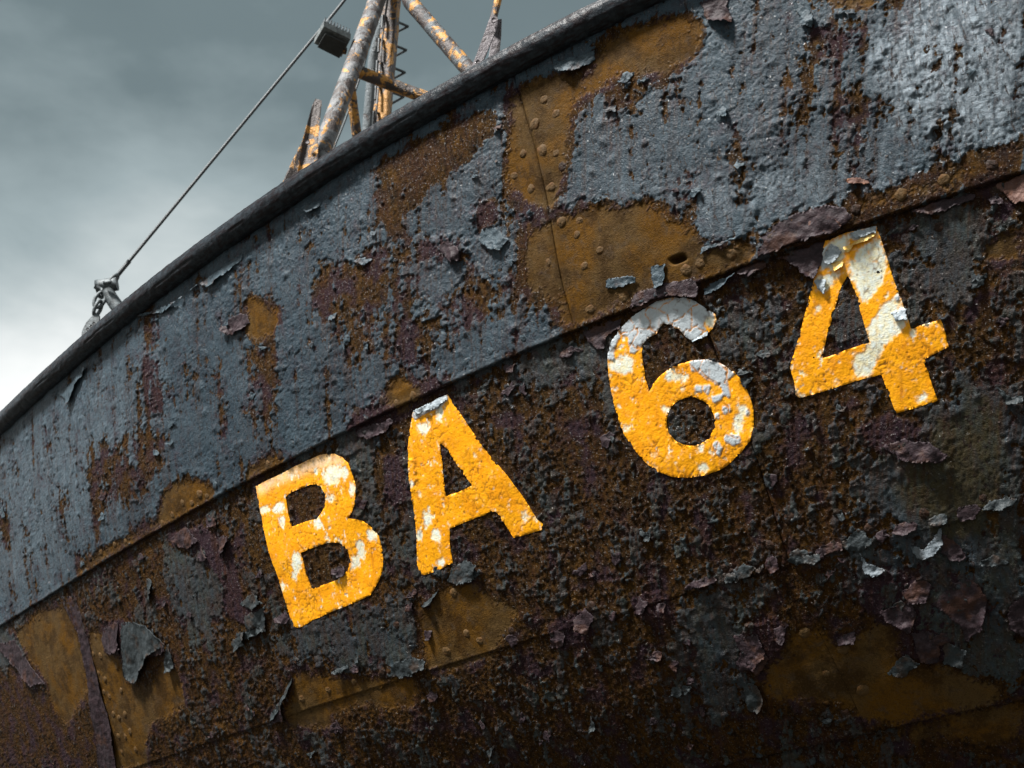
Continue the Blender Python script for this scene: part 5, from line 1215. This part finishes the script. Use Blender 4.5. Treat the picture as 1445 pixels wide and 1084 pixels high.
DECK_Z = 3.2
head = np.array((-0.668, 6.25, 7.351))
mast = empty('tripod_mast', tuple(np.array([head[0], head[1], DECK_Z])), label='tripod mast of peeling pale and yellow steel tubes behind the rail', category='mast')
mb = np.array(mast.location)


def down(a, b_, z=DECK_Z):
    """carry the line a->b on to the deck"""
    a, b_ = np.array(a, float), np.array(b_, float)
    k = (z - a[2]) / (b_[2] - a[2])
    return a + (b_ - a) * k


A1, A2, A3 = (-0.93, 5.75, 5.584), (-0.843, 5.92, 6.152), (-0.749, 6.1, 6.779)
o = tube('mast_leg', [down(A2, A1), A1, A2, A3, head], .048, M_PALE, mast, 28, .012, .0018, 1, base=mb)
o['label'] = 'thick pale leg at the left, paint peeling to rust'
C1, C2 = (-0.717, 6.3, 6.14), (-0.69, 6.3, 6.979)
col_b = down(C2, C1)
cx_ = np.array([.9742, -.2258, 0])

# an open channel section: web and two flanges
def channel(a, b_, name, mat, parent):
    a, b_ = np.array(a), np.array(b_)
    d_ = (b_ - a) / np.linalg.norm(b_ - a)
    prof = [(-.042, .05), (-.042, -.012), (.042, -.012), (.042, .05), (.033, .05), (.033, -.003), (-.033, -.003), (-.033, .05)]
    n = 50
    V_ = []
    r_ = np.random.RandomState(4)
    sy = np.cross(d_, cx_)
    sy = -sy if sy[1] < 0 else sy
    for k in range(n):
        c = a + (b_ - a) * k / (n - 1)
        for x, y in prof:
            V_.append(c + cx_ * (x + .0012 * r_.randn()) + sy * (y + .0012 * r_.randn()))
    q = [(k * 8 + i, k * 8 + (i + 1) % 8, (k + 1) * 8 + (i + 1) % 8, (k + 1) * 8 + i) for k in range(n - 1) for i in range(8)]
    q += [(7, 6, 1, 0), (6, 5, 2, 1), (5, 4, 3, 2)]
    return mesh_np(name, np.array(V_) - mb, q, mat, parent, smooth_shade=False)


colm = channel(col_b, head, 'mast_column', M_YEL, mast)
colm['label'] = 'yellow channel column with triangular rungs'
tube('mast_leg', [down((-0.805, 6.62, 6.817), (-0.833, 6.75, 6.44)), (-0.833, 6.75, 6.44), (-0.805, 6.62, 6.817), (-0.74, 6.5, 7.004), head], .036, M_GREYM, mast, 20, .02, .001, 2, base=mb)
D1, D2 = (-0.214, 6.0, 6.236), (-0.57, 6.18, 6.867)
o = tube('mast_leg', [down(D2, D1), D1, D2, head], .043, M_GREYM, mast, 24, .014, .0016, 3, base=mb)
o.data.materials.clear()
o.data.materials.append(mast_material('grey_yellow_mast_paint', (.08, .095, .105), .10, .12))
o['label'] = 'grey leg at the right with yellow and rust patches'
tube('crossbar', [(-0.828, 5.98, 6.239), (-0.642, 6.12, 6.249), (-0.447, 6.12, 6.161), (0.055, 5.86, 5.746)], .034, M_DKYEL, mast, 20, .014, .001, 5, base=mb)
tube('brace', [(-0.849, 6.0, 6.167), (-0.816, 6.15, 5.933), down((-0.849, 6.0, 6.167), (-0.816, 6.15, 5.933))], .026, M_DKYEL, mast, 16, .016, .001, 6, base=mb)
tube('mast_head', [head - np.array([0, 0, .1]), head + np.array([0, 0, .14])], .075, M_GREYM, mast, 20, .02, .001, 7, base=mb)
gus = poly_plate('gusset', [(-1.086, 5.58, 5.255), (-1.048, 5.6, 5.4), (-1.009, 5.62, 5.538), (-0.993, 5.64, 5.666), (-0.981, 5.66, 5.774), (-0.968, 5.67, 5.823), (-0.936, 5.67, 5.811), (-0.936, 5.66, 5.704), (-0.936, 5.64, 5.574), (-0.928, 5.62, 5.414), (-0.927, 5.6, 5.312), down((-0.927, 5.6, 5.312), (-0.926, 5.6, 5.148)), down((-1.086, 5.58, 5.255), (-1.122, 5.57, 5.129))], .012, M_YEL, mast, mb)
gus['label'] = 'flat gusset plate with yellow patches beside the left leg'
bolt((-0.979, 5.6, 5.517), (0, -1, -.2), .012, M_BRACK, mast, mb)
# paint skin hanging loose from the leg
RUNG = [[(-0.721, 6.22, 6.8), (-0.595, 6.42, 6.889), (-0.67, 6.38, 6.807)], [(-0.734, 6.22, 6.636), (-0.599, 6.42, 6.72), (-0.669, 6.38, 6.639)], [(-0.739, 6.22, 6.486), (-0.602, 6.42, 6.563), (-0.665, 6.38, 6.489)],
        [(-0.738, 6.22, 6.317), (-0.604, 6.42, 6.396), (-0.664, 6.38, 6.321)], [(-0.743, 6.22, 6.148), (-0.609, 6.42, 6.231), (-0.667, 6.38, 6.161)]]
for a_, b__, c__ in RUNG:
    low = np.array(a_) - np.array([0, 0, .09])
    tube('rung', [low, a_, b__, c__], .0075, M_DARK, mast, 8, .004, base=mb)
tube('conduit', [(-0.73, 6.2, 6.045), (-0.723, 6.2, 6.289), (-0.714, 6.2, 6.647), (-0.685, 6.2, 7.034)], .006, M_PALE, mast, 8, .03, base=mb)

# work lamp on the mast
lamp = empty('work_lamp', (-0.898, 5.95, 6.353), label='dark square work lamp with finned top on the mast leg', category='lamp')
lb = np.array(lamp.location)
q1, q2, q3, q4 = [np.array(v_) for v_ in ((-1.048, 5.969, 6.405), (-0.98, 5.832, 6.405), (-0.851, 5.934, 6.405), (-0.916, 6.084, 6.405))]
up = np.array([0, .0, .035])
V = np.array([q1, q2, q3, q4, q1 + up, q2 + up, q3 + up, q4 + up])
cc = V.mean(0)
hs = mesh_np('housing', V - lb, [(3, 2, 1, 0), (4, 5, 6, 7), (0, 1, 5, 4), (1, 2, 6, 5), (2, 3, 7, 6), (3, 0, 4, 7)], plain_material('lamp_housing', (.11, .125, .128), .7), lamp, smooth_shade=False)
dn = np.array([0, 0, -.012])
pane = [cc + (v_ - cc) * .8 + dn - up * .5 for v_ in (q1, q2, q3, q4)]
poly_plate('lens', pane, .008, plain_material('dark_lamp_glass', (.012, .016, .016), .7), lamp, lb)
for k in range(9):
    u = (k + .5) / 9
    a_ = q2 + (q3 - q2) * u + up
    b__ = q1 + (q4 - q1) * u + up
    m1, m2 = a_ + (b__ - a_) * .02, a_ + (b__ - a_) * .55
    bar('cooling_fin', m1 + up * .25, m2 + up * .25, .05, .006, M_IRON, lamp, lb, side=tuple(q3 - q2), n=4, seed=k)
bar('bracket', (-0.929, 6.015, 6.405), (-0.884, 6.034, 6.405), .035, .03, M_YEL, lamp, lb, n=4)

# forestay
stay_top, stay_low = head + np.array([0, 0, .12]), np.array((-2.035, 6.3, 5.171))
mid = np.array((-0.944, 6.27, 6.954))
stay = empty('forestay', tuple(stay_low), label='thin dark wire stay running from the bow fitting up to the mast', category='wire rope')
sb = np.array(stay.location)
tube('wire', [stay_low, mid, stay_top], .0092, M_WIRE, stay, 8, .05, base=sb)
tube('splice', [stay_low, stay_low + (mid - stay_low) * .055], .0125, M_WIRE, stay, 8, .02, .0012, 8, base=sb)


def ring(name, c, d_, side, a_, b__, rad_, mat, parent, base, n=22):
    """an oval link"""
    c, d_ = np.array(c, float), np.array(d_, float)
    d_ = d_ / np.linalg.norm(d_)
    side = np.array(side, float)
    side = side - d_ * (side @ d_)
    side /= np.linalg.norm(side)
    seg = 8
    V_ = []
    for k in range(n):
        an_ = 2 * math.pi * k / n
        ct_ = c + d_ * a_ * math.cos(an_) + side * b__ * math.sin(an_)
        o_ = d_ * math.cos(an_) * b__ + side * math.sin(an_) * a_
        o_ /= np.linalg.norm(o_)
        z_ = np.cross(d_, side)
        for i in range(seg):
            g_ = 2 * math.pi * i / seg
            V_.append(ct_ + rad_ * (o_ * math.cos(g_) + z_ * math.sin(g_)))
    q = [(k * seg + i, k * seg + (i + 1) % seg, ((k + 1) % n) * seg + (i + 1) % seg, ((k + 1) % n) * seg + i) for k in range(n) for i in range(seg)]
    return mesh_np(name, np.array(V_) - base, q, mat, parent)


M_GALV = plain_material('weathered_galvanised_iron', (.075, .09, .097), .6, .2, .45, 60)
dv = mid - stay_low
ring('shackle', stay_low - dv / np.linalg.norm(dv) * .03, dv, (0, 1, 0), .048, .026, .010, M_GALV, stay, sb)
ring('shackle', stay_low - dv / np.linalg.norm(dv) * .085, dv, (.5, .3, -1), .045, .026, .010, M_GALV, stay, sb)

# the post at the stem head with its chain and block
post_top = np.array((-2.077, 6.3, 5.1))
post = empty('stem_post', tuple(post_top + np.array([.1, 0, -.5])), label='short pale post with a bolted head behind the rail at the bow', category='post')
pb = np.array(post.location)
pe = np.array((-2.004, 6.3, 4.997))
tube('post', [post_top, pe, down(post_top, pe)], .034, M_GALV, post, 18, .02, .001, 9, base=pb)
tube('post_head', [post_top + np.array([-.05, 0, .015]), post_top + np.array([.055, 0, .035])], .036, M_GALV, post, 14, .02, .003, 10, base=pb)
tube('bolt', [(-2.124, 6.27, 5.104), (-2.088, 6.28, 5.085)], .013, M_GALV, post, 8, .01, base=pb)
tube('bolt', [(-2.073, 6.24, 5.104), (-2.034, 6.24, 5.112)], .012, M_GALV, post, 8, .01, base=pb)

block = empty('chain_and_block', (-2.109, 6.25, 4.858), label='grey chain links and pierced plate hanging from the bow post', category='chain')
bb = np.array(block.location)
ring('chain_link', (-2.093, 6.28, 5.031), (-.3, 0, -1), (1, .2, 0), .046, .024, .0095, M_GALV, block, bb)
ring('chain_link', (-2.097, 6.28, 4.982), (-.3, 0, -1), (.3, 1, 0), .042, .022, .0095, M_GALV, block, bb)
ol = [(-2.094, 6.28, 4.958), (-2.081, 6.28, 4.938), (-2.075, 6.28, 4.889), (-2.093, 6.28, 4.833), (-2.123, 6.28, 4.793), (-2.156, 6.28, 4.801), (-2.159, 6.28, 4.849), (-2.144, 6.28, 4.897), (-2.117, 6.28, 4.938)]
poly_plate('cheek_plate', ol, .02, M_GALV, block, bb)
M_HOLE = plain_material('dark_recess', (.02, .022, .024), .8)
for x in ((-2.123, 6.255, 4.848), (-2.108, 6.255, 4.864), (-2.096, 6.255, 4.88), (-2.13, 6.255, 4.816)):
    tube('hole_disc', [np.array(x) + np.array([0, -.006, 0]), np.array(x) + np.array([0, .02, 0])], .0085, M_HOLE, block, 8, .01, base=bb)  # dark discs standing for holes, the shade inside put into their colour

# shroud fork standing above the rail
fork = empty('shroud_fork', (-0.112, 4.6, 5.102), label='purple brown iron fork bolted to a rod above the rail', category='rigging fork')
fb = np.array(fork.location)
tube('rod', [(-0.083, 4.6, 5.385), (-0.074, 4.6, 5.446), (-0.057, 4.6, 5.528), (-0.016, 4.62, 5.798)], .0155, M_YEL, fork, 14, .012, .001, 11, base=fb)
poly_plate('fork_plate', [(-0.091, 4.57, 5.406), (-0.07, 4.57, 5.423), (-0.057, 4.57, 5.4), (-0.062, 4.57, 5.35), (-0.083, 4.57, 5.285), (-0.114, 4.57, 5.192), (-0.129, 4.57, 5.133), down((-0.129, 4.57, 5.133), (-0.148, 4.57, 5.066)), down((-0.165, 4.57, 5.153), (-0.191, 4.57, 5.066)), (-0.165, 4.57, 5.153), (-0.146, 4.57, 5.211), (-0.119, 4.57, 5.305)], .014, M_BRACK, fork, fb)
poly_plate('fork_plate', [(-0.068, 4.62, 5.437), (-0.042, 4.62, 5.442), (-0.044, 4.62, 5.361), (-0.052, 4.62, 5.251), down((-0.052, 4.62, 5.251), (-0.055, 4.62, 5.142)), down((-0.096, 4.62, 5.241), (-0.101, 4.62, 5.142)), (-0.096, 4.62, 5.241), (-0.084, 4.62, 5.341)], .014, M_BRACK, fork, fb)
bolt((-0.074, 4.55, 5.378), (0, -1, -.3), .011, M_BRACK, fork, fb)
bolt((-0.136, 4.55, 5.164), (0, -1, -.3), .011, M_BRACK, fork, fb)

# a slack line behind the mast leg
line = empty('slack_line', (-1.03, 6.7, 6.22), label='thin grey rope seen between the mast legs', category='rope')
tube('rope', [(-1.057, 6.7, 6.107), (-0.958, 6.7, 6.458), (-0.867, 6.7, 6.851), (-0.797, 6.7, 7.412)], .006, M_WIRE, line, 8, .03, base=np.array(line.location))

for p_ in plates:
    del p_['_r']
